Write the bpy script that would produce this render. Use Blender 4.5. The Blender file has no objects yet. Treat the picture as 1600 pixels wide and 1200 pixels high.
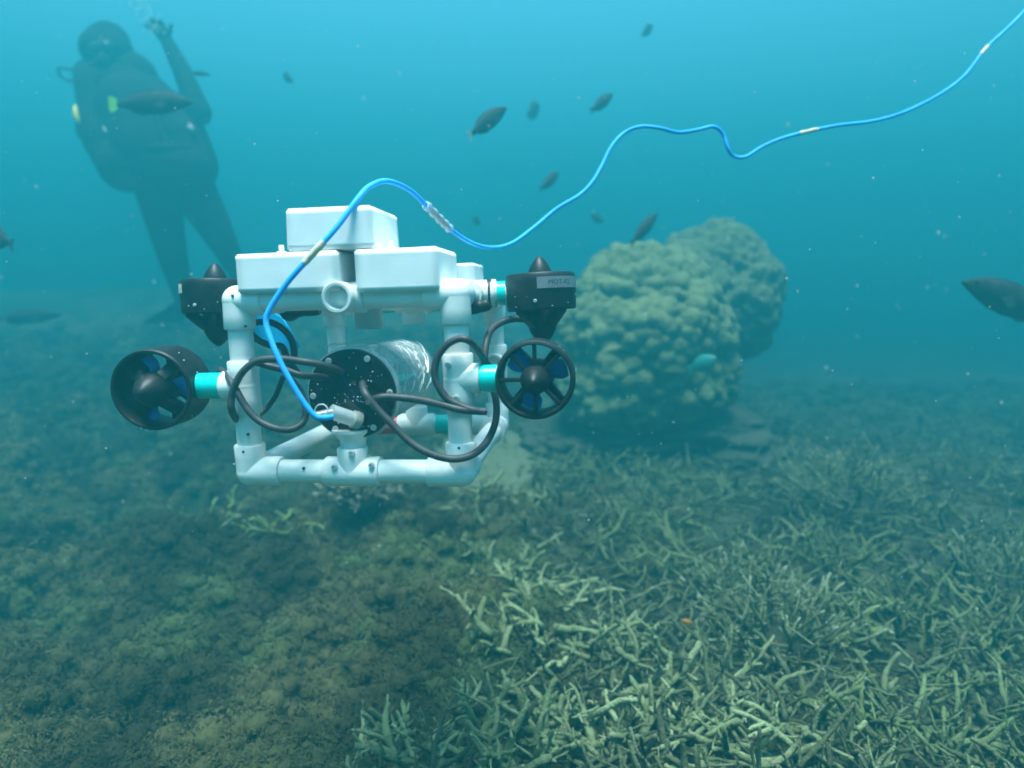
import bpy, bmesh, math, random
import numpy as np
from mathutils import Vector, Matrix, Euler

R = math.radians
scene = bpy.context.scene
COL = scene.collection
random.seed(7)

# ---------------------------------------------------------------- camera
cam_data = bpy.data.cameras.new('camera')
cam_data.sensor_width = 36.0
cam_data.lens = 36.0 * 1042 / 1600
cam_data.clip_start = 0.02
cam_data.clip_end = 500
cam = bpy.data.objects.new('camera', cam_data)
cam_data.dof.use_dof = True               # focused on the robot; the far bottom and the diver go soft
cam_data.dof.focus_distance = 0.84
cam_data.dof.aperture_fstop = 2.8
cam.location = (0, 0, 0.75)
cam.rotation_euler = (R(82), 0, 0)
COL.objects.link(cam)
scene.camera = cam

# ---------------------------------------------------------------- sky, sun, exposure
SUN_EL, SUN_AZ = R(80), R(195)          # azimuth clockwise from +Y: the sun stands high, a little behind the camera
world = bpy.data.worlds.new('World')
scene.world = world
world.use_nodes = True
wn = world.node_tree
bg = wn.nodes['Background']
sky = wn.nodes.new('ShaderNodeTexSky')
sky.sky_type = 'NISHITA'
sky.sun_disc = False
sky.sun_elevation = SUN_EL
sky.sun_rotation = SUN_AZ
wn.links.new(sky.outputs[0], bg.inputs[0])
bg.inputs[1].default_value = 0.12
sun_data = bpy.data.lights.new('sun', 'SUN')
sun_data.energy = 5.0
sun_data.angle = R(24)                   # the water above spreads the sunlight
sun_data.color = (1.0, 0.96, 0.9)
sun = bpy.data.objects.new('sun', sun_data)
sd = Vector((math.sin(SUN_AZ) * math.cos(SUN_EL), math.cos(SUN_AZ) * math.cos(SUN_EL), math.sin(SUN_EL)))
sun.rotation_euler = (-sd).to_track_quat('-Z', 'Y').to_euler()
sun.location = sd * 30
COL.objects.link(sun)
vs = scene.view_settings
vs.view_transform = 'Standard'
vs.look = 'None'
vs.gamma = 1
vs.exposure = 2.58
cy = scene.cycles
cy.use_denoising = True
cy.pixel_filter_type = 'BLACKMAN_HARRIS'
cy.filter_width = 1.7                    # the little camera is not very sharp
cy.max_bounces = 8
cy.diffuse_bounces = 3
cy.volume_bounces = 4
cy.transparent_max_bounces = 12
cy.caustics_reflective = False
cy.caustics_refractive = False

# ---------------------------------------------------------------- noise (numpy)
def _h(ix, iy, iz, s):
    n = (ix.astype(np.int64) * 374761393 + iy.astype(np.int64) * 668265263 + iz.astype(np.int64) * 2147483647 + s * 1274126177) & 0xffffffff
    n = ((n ^ (n >> 13)) * 1274126177) & 0xffffffff
    n = ((n ^ (n >> 16)) * 2246822519) & 0xffffffff
    return ((n ^ (n >> 15)) & 0xffff) / 65535.0

def vnoise(p, s=0):
    """value noise in 0..1 on an (n,3) or (n,2) array"""
    p = np.asarray(p, float)
    if p.shape[1] == 2:
        p = np.column_stack([p, np.zeros(len(p))])
    i = np.floor(p)
    f = p - i
    f = f * f * f * (f * (f * 6 - 15) + 10)
    r = 0
    for a in (0, 1):
        wx = f[:, 0] if a else 1 - f[:, 0]
        for b in (0, 1):
            wy = f[:, 1] if b else 1 - f[:, 1]
            for c in (0, 1):
                wz = f[:, 2] if c else 1 - f[:, 2]
                r = r + wx * wy * wz * _h(i[:, 0] + a, i[:, 1] + b, i[:, 2] + c, s)
    return r

def fbm(p, o=4, s=0, g=0.5):
    p = np.asarray(p, float)
    r, a, t = 0, 1.0, 0
    for k in range(o):
        r = r + a * vnoise(p * (2 ** k) + 17.3 * k, s + k)
        t += a
        a *= g
    return r / t

def smooth(a, b, x):
    t = np.clip((x - a) / (b - a), 0, 1)
    return t * t * (3 - 2 * t)

# ---------------------------------------------------------------- mesh helpers
def np_mesh(name, V, F, mats=(), col=None, smooth_shade=True, normals=None):
    """mesh from an (n,3) array and an (m,3) or (m,4) array"""
    V = np.ascontiguousarray(V, np.float32)
    F = np.ascontiguousarray(F, np.int32)
    me = bpy.data.meshes.new(name)
    me.vertices.add(len(V))
    me.vertices.foreach_set('co', V.ravel())
    k = F.shape[1]
    me.loops.add(F.size)
    me.loops.foreach_set('vertex_index', F.ravel())
    me.polygons.add(len(F))
    me.polygons.foreach_set('loop_start', np.arange(0, F.size, k, dtype=np.int32))
    me.polygons.foreach_set('use_smooth', np.full(len(F), smooth_shade))
    me.update(calc_edges=True)
    for m in mats:
        me.materials.append(m)
    if col is not None:
        at = me.color_attributes.new('Col', 'FLOAT_COLOR', 'POINT')
        c = np.ones((len(V), 4), np.float32)
        c[:, :3] = col
        at.data.foreach_set('color', c.ravel())
    if normals is not None:
        na_ = me.attributes.new('custom_normal', 'FLOAT_VECTOR', 'POINT')
        na_.data.foreach_set('vector', np.ascontiguousarray(normals, np.float32).ravel())
    return me

def link(name, me, parent=None, loc=None, rot=None, scale=None):
    o = bpy.data.objects.new(name, me)
    COL.objects.link(o)
    if parent is not None:
        o.parent = parent
    if loc is not None:
        o.location = loc
    if rot is not None:
        o.rotation_euler = rot
    if scale is not None:
        o.scale = scale
    return o

def tag(o, label, cat=None, group=None, kind=None):
    if label:
        o['label'] = label
    if cat:
        o['category'] = cat
    if group:
        o['group'] = group
    if kind:
        o['kind'] = kind
    return o

class MB:
    """collects vertices and faces of one mesh"""
    def __init__(self):
        self.v, self.f = [], []
    def add(self, v, f):
        o = len(self.v)
        self.v += [tuple(p) for p in v]
        self.f += [tuple(i + o for i in q) for q in f]
        return self
    def tube(self, pts, rad, n=12, caps=True, round_tip=False, flat=1.0, flat_axis=None):
        pts = [Vector(p) for p in pts]
        m = len(pts)
        rad = list(rad) if hasattr(rad, '__len__') else [rad] * m
        t0 = (pts[1] - pts[0]).normalized()
        nrm = t0.orthogonal().normalized()
        V, F = [], []
        prev = t0
        for i, p in enumerate(pts):
            t = (pts[min(i + 1, m - 1)] - pts[max(i - 1, 0)]).normalized()
            q = prev.rotation_difference(t)
            nrm = (q @ nrm).normalized()
            nrm = (nrm - t * nrm.dot(t)).normalized()
            b = t.cross(nrm)
            prev = t
            for k in range(n):
                a = 2 * math.pi * k / n
                V.append(p + nrm * math.cos(a) * rad[i] + b * math.sin(a) * rad[i])
        for i in range(m - 1):
            for k in range(n):
                k2 = (k + 1) % n
                F.append((i * n + k, i * n + k2, (i + 1) * n + k2, (i + 1) * n + k))
        if caps:
            F.append(tuple(reversed(range(n))))
            F.append(tuple((m - 1) * n + k for k in range(n)))
        return self.add(V, F)
    def capsule(self, a, b, ra, rb, n=14, k=4):
        a, b = Vector(a), Vector(b)
        d = (b - a)
        L = d.length
        d = d.normalized() if L > 1e-6 else Vector((0, 0, 1))
        pts, rad = [], []
        for i in range(k, -1, -1):
            t = math.pi / 2 * i / k
            pts.append(a - d * ra * math.sin(t))
            rad.append(max(ra * math.cos(t), 0.02 * ra))
        for i in range(0, k + 1):
            t = math.pi / 2 * i / k
            pts.append(b + d * rb * math.sin(t) + (d * 1e-5 if i == 0 else Vector()))
            rad.append(max(rb * math.cos(t), 0.02 * rb))
        return self.tube(pts, rad, n)
    def lathe(self, prof, n=32, mat=None, closed=False):
        """profile (r, z) turned about z, then moved by mat"""
        V, F = [], []
        m = len(prof)
        for r, z in prof:
            for k in range(n):
                a = 2 * math.pi * k / n
                V.append(Vector((r * math.cos(a), r * math.sin(a), z)))
        for i in range(m if closed else m - 1):
            i2 = (i + 1) % m
            for k in range(n):
                k2 = (k + 1) % n
                F.append((i * n + k, i * n + k2, i2 * n + k2, i2 * n + k))
        if not closed:
            if prof[0][0] > 1e-5:
                F.append(tuple(reversed(range(n))))
            if prof[-1][0] > 1e-5:
                F.append(tuple((m - 1) * n + k for k in range(n)))
        if mat is not None:
            V = [mat @ p for p in V]
        return self.add(V, F)
    def box(self, c, s, mat=None):
        x, y, z = s[0] / 2, s[1] / 2, s[2] / 2
        V = [Vector((sx * x, sy * y, sz * z)) + Vector(c) for sx in (-1, 1) for sy in (-1, 1) for sz in (-1, 1)]
        if mat is not None:
            V = [mat @ p for p in V]
        return self.add(V, [(0, 1, 3, 2), (4, 6, 7, 5), (0, 4, 5, 1), (2, 3, 7, 6), (0, 2, 6, 4), (1, 5, 7, 3)])
    def mesh(self, name, mat, angle=35, bevel=0, segs=2):
        me = bpy.data.meshes.new(name)
        me.from_pydata(self.v, [], self.f)
        bm = bmesh.new()
        bm.from_mesh(me)
        bmesh.ops.remove_doubles(bm, verts=bm.verts, dist=1e-6)
        bmesh.ops.recalc_face_normals(bm, faces=bm.faces)
        if bevel:
            es = [e for e in bm.edges if len(e.link_faces) == 2 and e.calc_face_angle(0) > R(40)]
            bmesh.ops.bevel(bm, geom=es, offset=bevel, segments=segs, affect='EDGES', profile=0.5)
        bm.to_mesh(me)
        bm.free()
        me.polygons.foreach_set('use_smooth', [True] * len(me.polygons))
        me.set_sharp_from_angle(angle=R(angle))
        if mat is not None:
            me.materials.append(mat)
        return me
    def build(self, name, mat, parent=None, angle=35, bevel=0, segs=2, loc=None, rot=None):
        return link(name, self.mesh(name, mat, angle, bevel, segs), parent, loc, rot)

def bez(pts, sub=8):
    """Catmull-Rom through the points"""
    P = [Vector(p) for p in pts]
    P = [P[0] * 2 - P[1]] + P + [P[-1] * 2 - P[-2]]
    out = []
    for i in range(1, len(P) - 2):
        a, b, c, d = P[i - 1], P[i], P[i + 1], P[i + 2]
        for k in range(sub):
            t = k / sub
            out.append(0.5 * ((2 * b) + (c - a) * t + (2 * a - 5 * b + 4 * c - d) * t * t + (3 * b - a - 3 * c + d) * t ** 3))
    out.append(P[-2])
    return out

def axis_mat(loc, z, x=None):
    """matrix that puts local +Z along z"""
    z = Vector(z).normalized()
    x = Vector(x) if x is not None else z.orthogonal()
    x = (x - z * x.dot(z)).normalized()
    y = z.cross(x)
    m = Matrix((x, y, z)).transposed().to_4x4()
    m.translation = Vector(loc)
    return m

# ---------------------------------------------------------------- materials
def material(name, base=(0.5, 0.5, 0.5), rough=0.5, spec=0.5, noise=None, col2=None, bump=0.0, bump_scale=60, metallic=0, alpha=1, sss=0, attr=False, mottle=0.0, mottle_scale=8):
    m = bpy.data.materials.new(name)
    m.use_nodes = True
    nt = m.node_tree
    b = nt.nodes['Principled BSDF']
    b.inputs['Base Color'].default_value = (*base, 1)
    b.inputs['Roughness'].default_value = rough
    b.inputs['Specular IOR Level'].default_value = spec
    b.inputs['Metallic'].default_value = metallic
    b.inputs['Alpha'].default_value = alpha
    tc = nt.nodes.new('ShaderNodeTexCoord')
    src = None
    if attr:
        a = nt.nodes.new('ShaderNodeAttribute')
        a.attribute_name = 'Col'
        src = a.outputs['Color']
    if noise and col2 is not None:
        n = nt.nodes.new('ShaderNodeTexNoise')
        n.inputs['Scale'].default_value = noise
        n.inputs['Detail'].default_value = 6
        n.inputs['Roughness'].default_value = 0.65
        nt.links.new(tc.outputs['Object'], n.inputs['Vector'])
        rp = nt.nodes.new('ShaderNodeValToRGB')
        rp.color_ramp.elements[0].position = 0.36
        rp.color_ramp.elements[1].position = 0.64
        rp.color_ramp.elements[0].color = (*base, 1)
        rp.color_ramp.elements[1].color = (*col2, 1)
        nt.links.new(n.outputs[0], rp.inputs[0])
        if src is None:
            src = rp.outputs[0]
        else:
            mx = nt.nodes.new('ShaderNodeMix')
            mx.data_type = 'RGBA'
            mx.blend_type = 'MULTIPLY'
            mx.inputs[0].default_value = 1
            nt.links.new(src, mx.inputs[6])
            nt.links.new(rp.outputs[0], mx.inputs[7])
            src = mx.outputs[2]
    if src is not None:
        nt.links.new(src, b.inputs['Base Color'])
    if bump:
        n2 = nt.nodes.new('ShaderNodeTexNoise')
        n2.inputs['Scale'].default_value = bump_scale
        n2.inputs['Detail'].default_value = 5
        nt.links.new(tc.outputs['Object'], n2.inputs['Vector'])
        bp = nt.nodes.new('ShaderNodeBump')
        bp.inputs['Strength'].default_value = bump
        bp.inputs['Distance'].default_value = 0.01
        nt.links.new(n2.outputs[0], bp.inputs['Height'])
        nt.links.new(bp.outputs[0], b.inputs['Normal'])
    return m

M = {}
M['pvc'] = material('white_pvc', (0.70, 0.71, 0.67), 0.42, noise=9, col2=(0.84, 0.85, 0.83), bump=0.05, bump_scale=60)
M['foam'] = material('white_foam', (0.83, 0.84, 0.83), 0.9, 0.2, noise=30, col2=(0.88, 0.89, 0.88), bump=0.03, bump_scale=420)
M['black'] = material('black_plastic', (0.006, 0.007, 0.008), 0.45, 0.28, noise=40, col2=(0.016, 0.017, 0.018), bump=0.05, bump_scale=120)
M['black_gloss'] = material('black_acrylic', (0.006, 0.007, 0.008), 0.12, noise=60, col2=(0.014, 0.015, 0.017))
M['rubber'] = material('black_rubber', (0.02, 0.021, 0.023), 0.55, noise=50, col2=(0.045, 0.046, 0.05))
M['teal'] = material('teal_tape', (0.0, 0.56, 0.50), 0.3, noise=40, col2=(0.0, 0.64, 0.58))
M['red'] = material('red_tape', (0.62, 0.05, 0.05), 0.35, noise=40, col2=(0.7, 0.09, 0.08))
M['blue_blade'] = material('blue_plastic', (0.05, 0.20, 0.66), 0.4, noise=30, col2=(0.07, 0.26, 0.75))
M['blue_sheet'] = material('blue_sheet', (0.0, 0.42, 0.85), 0.4, noise=10, col2=(0.02, 0.48, 0.9))
M['cable'] = material('blue_cable', (0.015, 0.30, 0.85), 0.6, 0.25, noise=20, col2=(0.04, 0.42, 0.98))
M['tape_tan'] = material('tan_tape', (0.50, 0.42, 0.32), 0.6, noise=50, col2=(0.66, 0.58, 0.46), bump=0.2, bump_scale=150)
M['silver'] = material('silver_tape', (0.17, 0.18, 0.20), 0.35, noise=40, col2=(0.23, 0.24, 0.26), metallic=0.2)
M['ink'] = material('ink', (0.03, 0.03, 0.05), 0.6)
M['steel'] = material('steel', (0.55, 0.56, 0.56), 0.3, metallic=0.35, noise=80, col2=(0.68, 0.68, 0.66))
M['clear'] = material('clear_plastic', (0.70, 0.76, 0.77), 0.15, alpha=0.5, bump=0.25, bump_scale=60)
M['film'] = bpy.data.materials.new('clear_film')
M['acrylic'] = material('clear_acrylic', (0.6, 0.72, 0.74), 0.08, alpha=0.16)
M['nut'] = material('grey_nut', (0.30, 0.30, 0.27), 0.45, noise=40, col2=(0.42, 0.42, 0.36))
M['crease_glint'] = material('white_crease_glint', (0.85, 0.87, 0.87), 0.2, 0.8)  # white put on the clear film's folds in place of glints
M['hole'] = material('dark_hole', (0.03, 0.03, 0.03), 0.8)
M['suit'] = material('black_neoprene', (0.005, 0.005, 0.006), 0.85, 0.1, noise=9, col2=(0.014, 0.015, 0.017), bump=0.1, bump_scale=50)
M['vest'] = material('dark_vest', (0.006, 0.007, 0.009), 0.85, 0.1, noise=12, col2=(0.018, 0.019, 0.022))
M['skin'] = material('skin', (0.42, 0.27, 0.2), 0.55, noise=20, col2=(0.5, 0.33, 0.25))
M['yellow'] = material('yellow_plastic', (0.75, 0.6, 0.02), 0.4, noise=20, col2=(0.8, 0.66, 0.05))
M['glass'] = material('mask_glass', (0.02, 0.03, 0.04), 0.35, 0.2)
M['tank'] = material('tank_paint', (0.10, 0.11, 0.12), 0.35, noise=12, col2=(0.16, 0.17, 0.18))
M['patch'] = material('pale_patch', (0.16, 0.16, 0.15), 0.6, noise=30, col2=(0.24, 0.24, 0.22))
M['fish'] = material('dark_fish_skin', (0.012, 0.013, 0.014), 0.7, 0.15, noise=30, col2=(0.03, 0.03, 0.027), bump=0.1, bump_scale=200)
M['fish_fin'] = material('dark_fish_fin', (0.02, 0.022, 0.025), 0.6, noise=40, col2=(0.05, 0.05, 0.045))
M['fish_pale'] = material('pale_fish_fin', (0.4, 0.42, 0.3), 0.5, noise=40, col2=(0.5, 0.5, 0.4))
M['fish_green'] = material('green_fish_tail', (0.25, 0.6, 0.05), 0.5, noise=40, col2=(0.35, 0.7, 0.1))
M['parrot'] = material('teal_fish_skin', (0.02, 0.20, 0.19), 0.45, noise=30, col2=(0.05, 0.28, 0.22))
M['orange'] = material('orange_fish_skin', (0.55, 0.22, 0.03), 0.5, noise=30, col2=(0.65, 0.32, 0.06))
M['eye'] = material('fish_eye', (0.01, 0.01, 0.01), 0.15)
M['seabed'] = material('seabed', (0.72, 0.72, 0.72), 0.95, 0.1, noise=26, col2=(1, 1, 1), bump=0.7, bump_scale=90, attr=True)
M['algae'] = material('algae', (0.7, 0.7, 0.7), 0.95, 0.1, noise=40, col2=(1, 1, 1), attr=True)
M['rubble'] = material('coral_rubble', (0.62, 0.64, 0.6), 0.9, 0.15, noise=45, col2=(1, 1, 1), bump=0.6, bump_scale=220, attr=True)
M['branch'] = material('coral_branch', (0.55, 0.58, 0.52), 0.9, 0.15, noise=38, col2=(1, 1, 1), bump=0.6, bump_scale=220, attr=True)
M['boulder'] = material('boulder_coral', (0.74, 0.74, 0.7), 0.9, 0.15, noise=22, col2=(1, 1, 1), bump=0.6, bump_scale=130, attr=True)
M['speck'] = material('marine_snow', (0.55, 0.6, 0.55), 0.7, alpha=0.5)
M['bubble'] = material('air_bubble', (0.85, 0.9, 0.92), 0.05, alpha=0.5)

def film_nodes(m):
    """crinkled cling film: mostly see-through, with bright glints on its folds"""
    m.use_nodes = True
    nt = m.node_tree
    nt.nodes.remove(nt.nodes['Principled BSDF'])
    tr = nt.nodes.new('ShaderNodeBsdfTransparent')
    tr.inputs[0].default_value = (0.90, 0.93, 0.94, 1)
    df = nt.nodes.new('ShaderNodeBsdfDiffuse')
    df.inputs[0].default_value = (0.75, 0.80, 0.80, 1)
    gl = nt.nodes.new('ShaderNodeBsdfGlossy')
    gl.inputs['Roughness'].default_value = 0.16
    tc = nt.nodes.new('ShaderNodeTexCoord')
    mp = nt.nodes.new('ShaderNodeMapping')
    mp.inputs['Scale'].default_value = (1.0, 2.6, 1.0)
    mp.inputs['Rotation'].default_value = (0, 0, 0.5)
    nz = nt.nodes.new('ShaderNodeTexNoise')
    nz.inputs['Scale'].default_value = 90
    nz.inputs['Detail'].default_value = 4
    bp = nt.nodes.new('ShaderNodeBump')
    bp.inputs['Strength'].default_value = 0.9
    bp.inputs['Distance'].default_value = 0.006
    nt.links.new(tc.outputs['Object'], mp.inputs[0])
    nt.links.new(mp.outputs[0], nz.inputs['Vector'])
    nt.links.new(nz.outputs[0], bp.inputs['Height'])
    nt.links.new(bp.outputs[0], gl.inputs['Normal'])
    m1 = nt.nodes.new('ShaderNodeMixShader')
    m1.inputs[0].default_value = 0.55
    m2 = nt.nodes.new('ShaderNodeMixShader')
    m2.inputs[0].default_value = 0.48
    nt.links.new(df.outputs[0], m1.inputs[1])
    nt.links.new(gl.outputs[0], m1.inputs[2])
    nt.links.new(tr.outputs[0], m2.inputs[1])
    nt.links.new(m1.outputs[0], m2.inputs[2])
    nt.links.new(m2.outputs[0], nt.nodes['Material Output'].inputs['Surface'])
film_nodes(M['film'])

# ---------------------------------------------------------------- the seabed
def raw_mask(x, y):
    """1 where bushy algae covers the bottom, 0 where dead coral branches lie"""
    p = np.column_stack([x, y])
    edge = 0.02 + 0.30 * (fbm(p * 1.7 + 31, 3, 5) - 0.5) - 0.22 * smooth(1.35, 1.05, y) + 0.05 * smooth(1.8, 3.0, y)
    m = smooth(0.09, -0.09, x - edge)
    isl = np.exp(-(((x - 0.36) / 0.17) ** 2 + ((y - 1.95) / 0.24) ** 2)) * 0.85
    return np.clip(np.maximum(m, isl), 0, 1)

def sand_mask(x, y):
    p = np.column_stack([x, y])
    d = ((x + 0.02) / 0.34) ** 2 + ((y - 2.85) / 0.55) ** 2 + 1.3 * (fbm(p * 4, 3, 9) - 0.5)
    return smooth(1.15, 0.75, d)

def height(x, y):
    x = np.asarray(x, float)
    y = np.asarray(y, float)
    p = np.column_stack([x, y])
    near = smooth(9, 5, np.abs(y - 3)) * smooth(8, 4, np.abs(x))
    h = 0.16 * (fbm(p * 0.75 + 5, 3, 1) - 0.5)
    a = raw_mask(x, y)
    bil = 1 - np.abs(2 * fbm(p * 4.2 + 3, 2, 21) - 1)
    bil2 = 1 - np.abs(2 * fbm(p * 11 + 9, 2, 27) - 1)
    h += near * (a * (0.19 * (bil - 0.75) + 0.16 * (fbm(p * 2.1 + 8, 2, 33) - 0.5) + 0.045 * (bil2 - 0.7)) + (1 - a) * 0.07 * (fbm(p * 5, 3, 13) - 0.5))
    h += near * 0.016 * (fbm(p * 32, 2, 15) - 0.5)
    h *= 1 - 0.7 * sand_mask(x, y)
    h += 0.145 * np.clip(y - 2.6, 0, 5.0) * smooth(0.55, -0.7, x - 0.10 * (y - 2.6))          # the bottom climbs to the left
    h -= 0.008 * np.clip(y - 2.5, 0, 12) * smooth(0.6, 2.5, x)           # and falls away to the right
    return h

def spaced(lo, hi, step, far, k):
    a = list(np.arange(lo, hi + 1e-6, step))
    s, v = step, a[-1]
    while v < far[1]:
        s *= k
        v += s
        a.append(min(v, far[1]))
    s, v = step, a[0]
    while v > far[0]:
        s *= k
        v -= s
        a.insert(0, max(v, far[0]))
    return np.array(a)

GX = spaced(-3.0, 2.9, 0.017, (-20, 20), 1.12)
GY = spaced(0.5, 5.4, 0.017, (-20, 20), 1.12)
gx, gy = np.meshgrid(GX, GY)
fx, fy = gx.ravel(), gy.ravel()
fz = height(fx, fy)
nx, ny = len(GX), len(GY)
ii = (np.arange(ny - 1)[:, None] * nx + np.arange(nx - 1)[None, :]).ravel()
quads = np.column_stack([ii, ii + 1, ii + 1 + nx, ii + nx])
pp = np.column_stack([fx, fy])

def mix3(a, b, t):
    return np.asarray(a)[None, :] * (1 - t[:, None]) + np.asarray(b)[None, :] * t[:, None]

def algae_col(p, s=0):
    t = smooth(0.36, 0.64, fbm(p * 4.5, 4, 40))
    c = mix3((0.046, 0.045, 0.021), (0.120, 0.113, 0.047), t)
    g = 0.8 * smooth(0.56, 0.76, fbm(p * 5.0 + 7, 3, 50))
    return c * (1 - g[:, None]) + np.array([0.100, 0.130, 0.048])[None, :] * g[:, None]

am = raw_mask(fx, fy)
sm_ = sand_mask(fx, fy)
gc = algae_col(pp) * am[:, None] + mix3((0.045, 0.052, 0.032), (0.095, 0.10, 0.06), smooth(0.35, 0.7, fbm(pp * 7, 4, 60))) * (1 - am)[:, None]
gc = gc * (1 - sm_[:, None]) + np.array([0.17, 0.19, 0.11])[None, :] * sm_[:, None]
seabed = link('seabed', np_mesh('seabed', np.column_stack([fx, fy, fz]), quads, [M['seabed']], gc))
tag(seabed, 'uneven sea floor covered with algae and coral debris', kind='structure')

def ground(x, y):
    return float(height(np.array([x]), np.array([y]))[0])

# ---------------------------------------------------------------- the water: one closed box of even haze
def build_haze():
    me = MB().box((0, 1, 1.25), (42, 43, 5.5)).mesh('haze', None)
    m = bpy.data.materials.new('sea_water')
    m.use_nodes = True
    nt = m.node_tree
    nt.nodes.remove(nt.nodes['Principled BSDF'])
    v = nt.nodes.new('ShaderNodeVolumePrincipled')
    v.inputs['Color'].default_value = (0.016, 0.187, 0.212, 1)
    v.inputs['Absorption Color'].default_value = (0.065, 0.165, 0.20, 1)
    v.inputs['Density'].default_value = 0.49
    v.inputs['Anisotropy'].default_value = 0.38
    nt.links.new(v.outputs[0], nt.nodes['Material Output'].inputs['Volume'])
    me.materials.append(m)
    o = link('haze', me)
    tag(o, 'blue green sea water filling the whole view', kind='stuff')
build_haze()

# ---------------------------------------------------------------- algae and rubble (nobody could count them)
def ico(sub):
    bm = bmesh.new()
    bmesh.ops.create_icosphere(bm, subdivisions=sub, radius=1)
    bm.verts.ensure_lookup_table()
    V = np.array([v.co[:] for v in bm.verts])
    F = np.array([[v.index for v in f.verts] for f in bm.faces])
    bm.free()
    return V, F

rng = np.random.default_rng(11)

def visible_points(n, ymin, ymax, power=1.0):
    """random ground points in the wedge the camera looks over, thinner farther off"""
    u = rng.random(n)
    y = ymin + (ymax - ymin) * u ** power
    x = (rng.random(n) * 2 - 1) * (0.80 * y + 0.15)
    return x, y

def rot_np(n):
    a = rng.random(n) * 2 * np.pi
    return np.cos(a), np.sin(a)

def build_algae():
    """soft bushy algae: small ragged clumps of frond flakes over a solid heart"""
    IV, IF = ico(1)
    x, y = visible_points(12500, 0.75, 5.4, 1.25)
    m = raw_mask(x, y) * (1 - sand_mask(x, y))
    keep = rng.random(len(x)) < m * 0.9 + 0.34 * (1 - sand_mask(x, y))
    x, y, m = x[keep], y[keep], m[keep]
    z = height(x, y)
    n = len(x)
    s = (0.012 + 0.036 * rng.random(n) ** 2.2) * (0.80 + 0.14 * y) * (0.7 + 0.3 * m)
    sq = 0.55 + 0.55 * rng.random(n)                     # how flat each clump is
    cen = np.column_stack([x, y, z + 0.25 * s])
    base = algae_col(cen[:, :2], 3) * (0.88 + 0.25 * rng.random(n))[:, None]
    # hearts
    wob = 1 + 0.5 * (rng.random((n, len(IV))) - 0.5)
    CV = IV[None] * wob[:, :, None] * (0.62 * s)[:, None, None]
    CV[:, :, 2] *= sq[:, None]
    CN = np.repeat(IV[None], n, 0).reshape(-1, 3)
    CV = (CV + cen[:, None, :]).reshape(-1, 3)
    CF = (IF[None] + (np.arange(n) * len(IV))[:, None, None]).reshape(-1, 3)
    CC = np.repeat(base * 0.9, len(IV), 0)
    # flakes
    per = np.clip(55 + 3400 * s, 60, 175).astype(int)
    pick = np.repeat(np.arange(n), per)
    nb = len(pick)
    d = rng.normal(size=(nb, 3))
    d[:, 2] = np.abs(d[:, 2]) * 1.1 - 0.25
    d /= np.linalg.norm(d, axis=1)[:, None]
    lump = 0.68 + 0.62 * vnoise(d * 2.3 + pick[:, None] * 1.7, 61)
    rad = s[pick] * lump * (0.72 + 0.36 * rng.random(nb))
    p0 = d * rad[:, None]
    p0[:, 2] *= sq[pick]
    p0 += cen[pick]
    yy = p0[:, 1]
    sz = (0.0026 + 0.0034 * rng.random(nb)) * (0.55 + 0.40 * yy)
    t1 = rng.normal(size=(nb, 3))
    t1 -= d * (t1 * d).sum(1)[:, None] * 0.92
    t1 /= np.linalg.norm(t1, axis=1)[:, None]
    t2 = np.cross(d, t1) * 0.9 + 0.18 * d * rng.normal(size=(nb, 1))
    BV = np.stack([p0 - t1 * sz[:, None], p0 + t2 * (0.55 * sz)[:, None], p0 + (t1 * 1.2 + d * 0.38) * sz[:, None]], 1).reshape(-1, 3)
    BN = d + np.array([0, 0, 0.35]) + 0.14 * rng.normal(size=(nb, 3))
    BN /= np.linalg.norm(BN, axis=1)[:, None]
    # flakes lying on the ground between the clumps
    gx_, gy_ = visible_points(330000, 0.75, 4.6, 1.35)
    gk = rng.random(len(gx_)) < (0.30 + 0.70 * raw_mask(gx_, gy_)) * (1 - 0.93 * sand_mask(gx_, gy_))
    gx_, gy_ = gx_[gk], gy_[gk]
    ng = len(gx_)
    g0 = np.column_stack([gx_, gy_, height(gx_, gy_) + 0.002 + 0.006 * rng.random(ng)])
    gs = ((0.0026 + 0.0036 * rng.random(ng)) * (0.55 + 0.40 * gy_))[:, None]
    u1 = rng.normal(size=(ng, 3))
    u1[:, 2] *= 0.3
    u1 /= np.linalg.norm(u1, axis=1)[:, None]
    u2 = rng.normal(size=(ng, 3)) * np.array([0.7, 0.7, 0.2])
    BV = np.concatenate([BV, np.stack([g0 - u1 * gs, g0 + u2 * gs, g0 + u1 * gs + np.array([0, 0, 0.35]) * gs], 1).reshape(-1, 3)])
    GN = np.array([0, 0, 1.0]) + 0.25 * rng.normal(size=(ng, 3))
    BN = np.concatenate([BN, GN / np.linalg.norm(GN, axis=1)[:, None]])
    tone_g = algae_col(g0[:, :2], 3) * (0.80 + 0.25 * rng.random(ng))[:, None]
    tri = BV.reshape(-1, 3, 3)
    gn = np.cross(tri[:, 1] - tri[:, 0], tri[:, 2] - tri[:, 0])
    flip = (gn * BN).sum(1) < 0
    tri[flip] = tri[flip][:, ::-1]
    BV = tri.reshape(-1, 3)
    BN = np.repeat(BN, 3, 0)
    tone = base[pick] * (0.90 + 0.22 * rng.random(nb))[:, None]
    BC = np.repeat(np.concatenate([tone, tone_g]), 3, 0)
    BF = np.arange((nb + ng) * 3).reshape(-1, 3) + len(CV)
    o = link('algae', np_mesh('algae', np.concatenate([CV, BV]), np.concatenate([CF, BF]), [M['algae']], np.clip(np.concatenate([CC, BC]), 0, 1),
                              normals=np.concatenate([CN, BN])))
    tag(o, 'fuzzy brown green algae clumps carpeting the sea floor', 'algae', kind='stuff')
build_algae()

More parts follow.
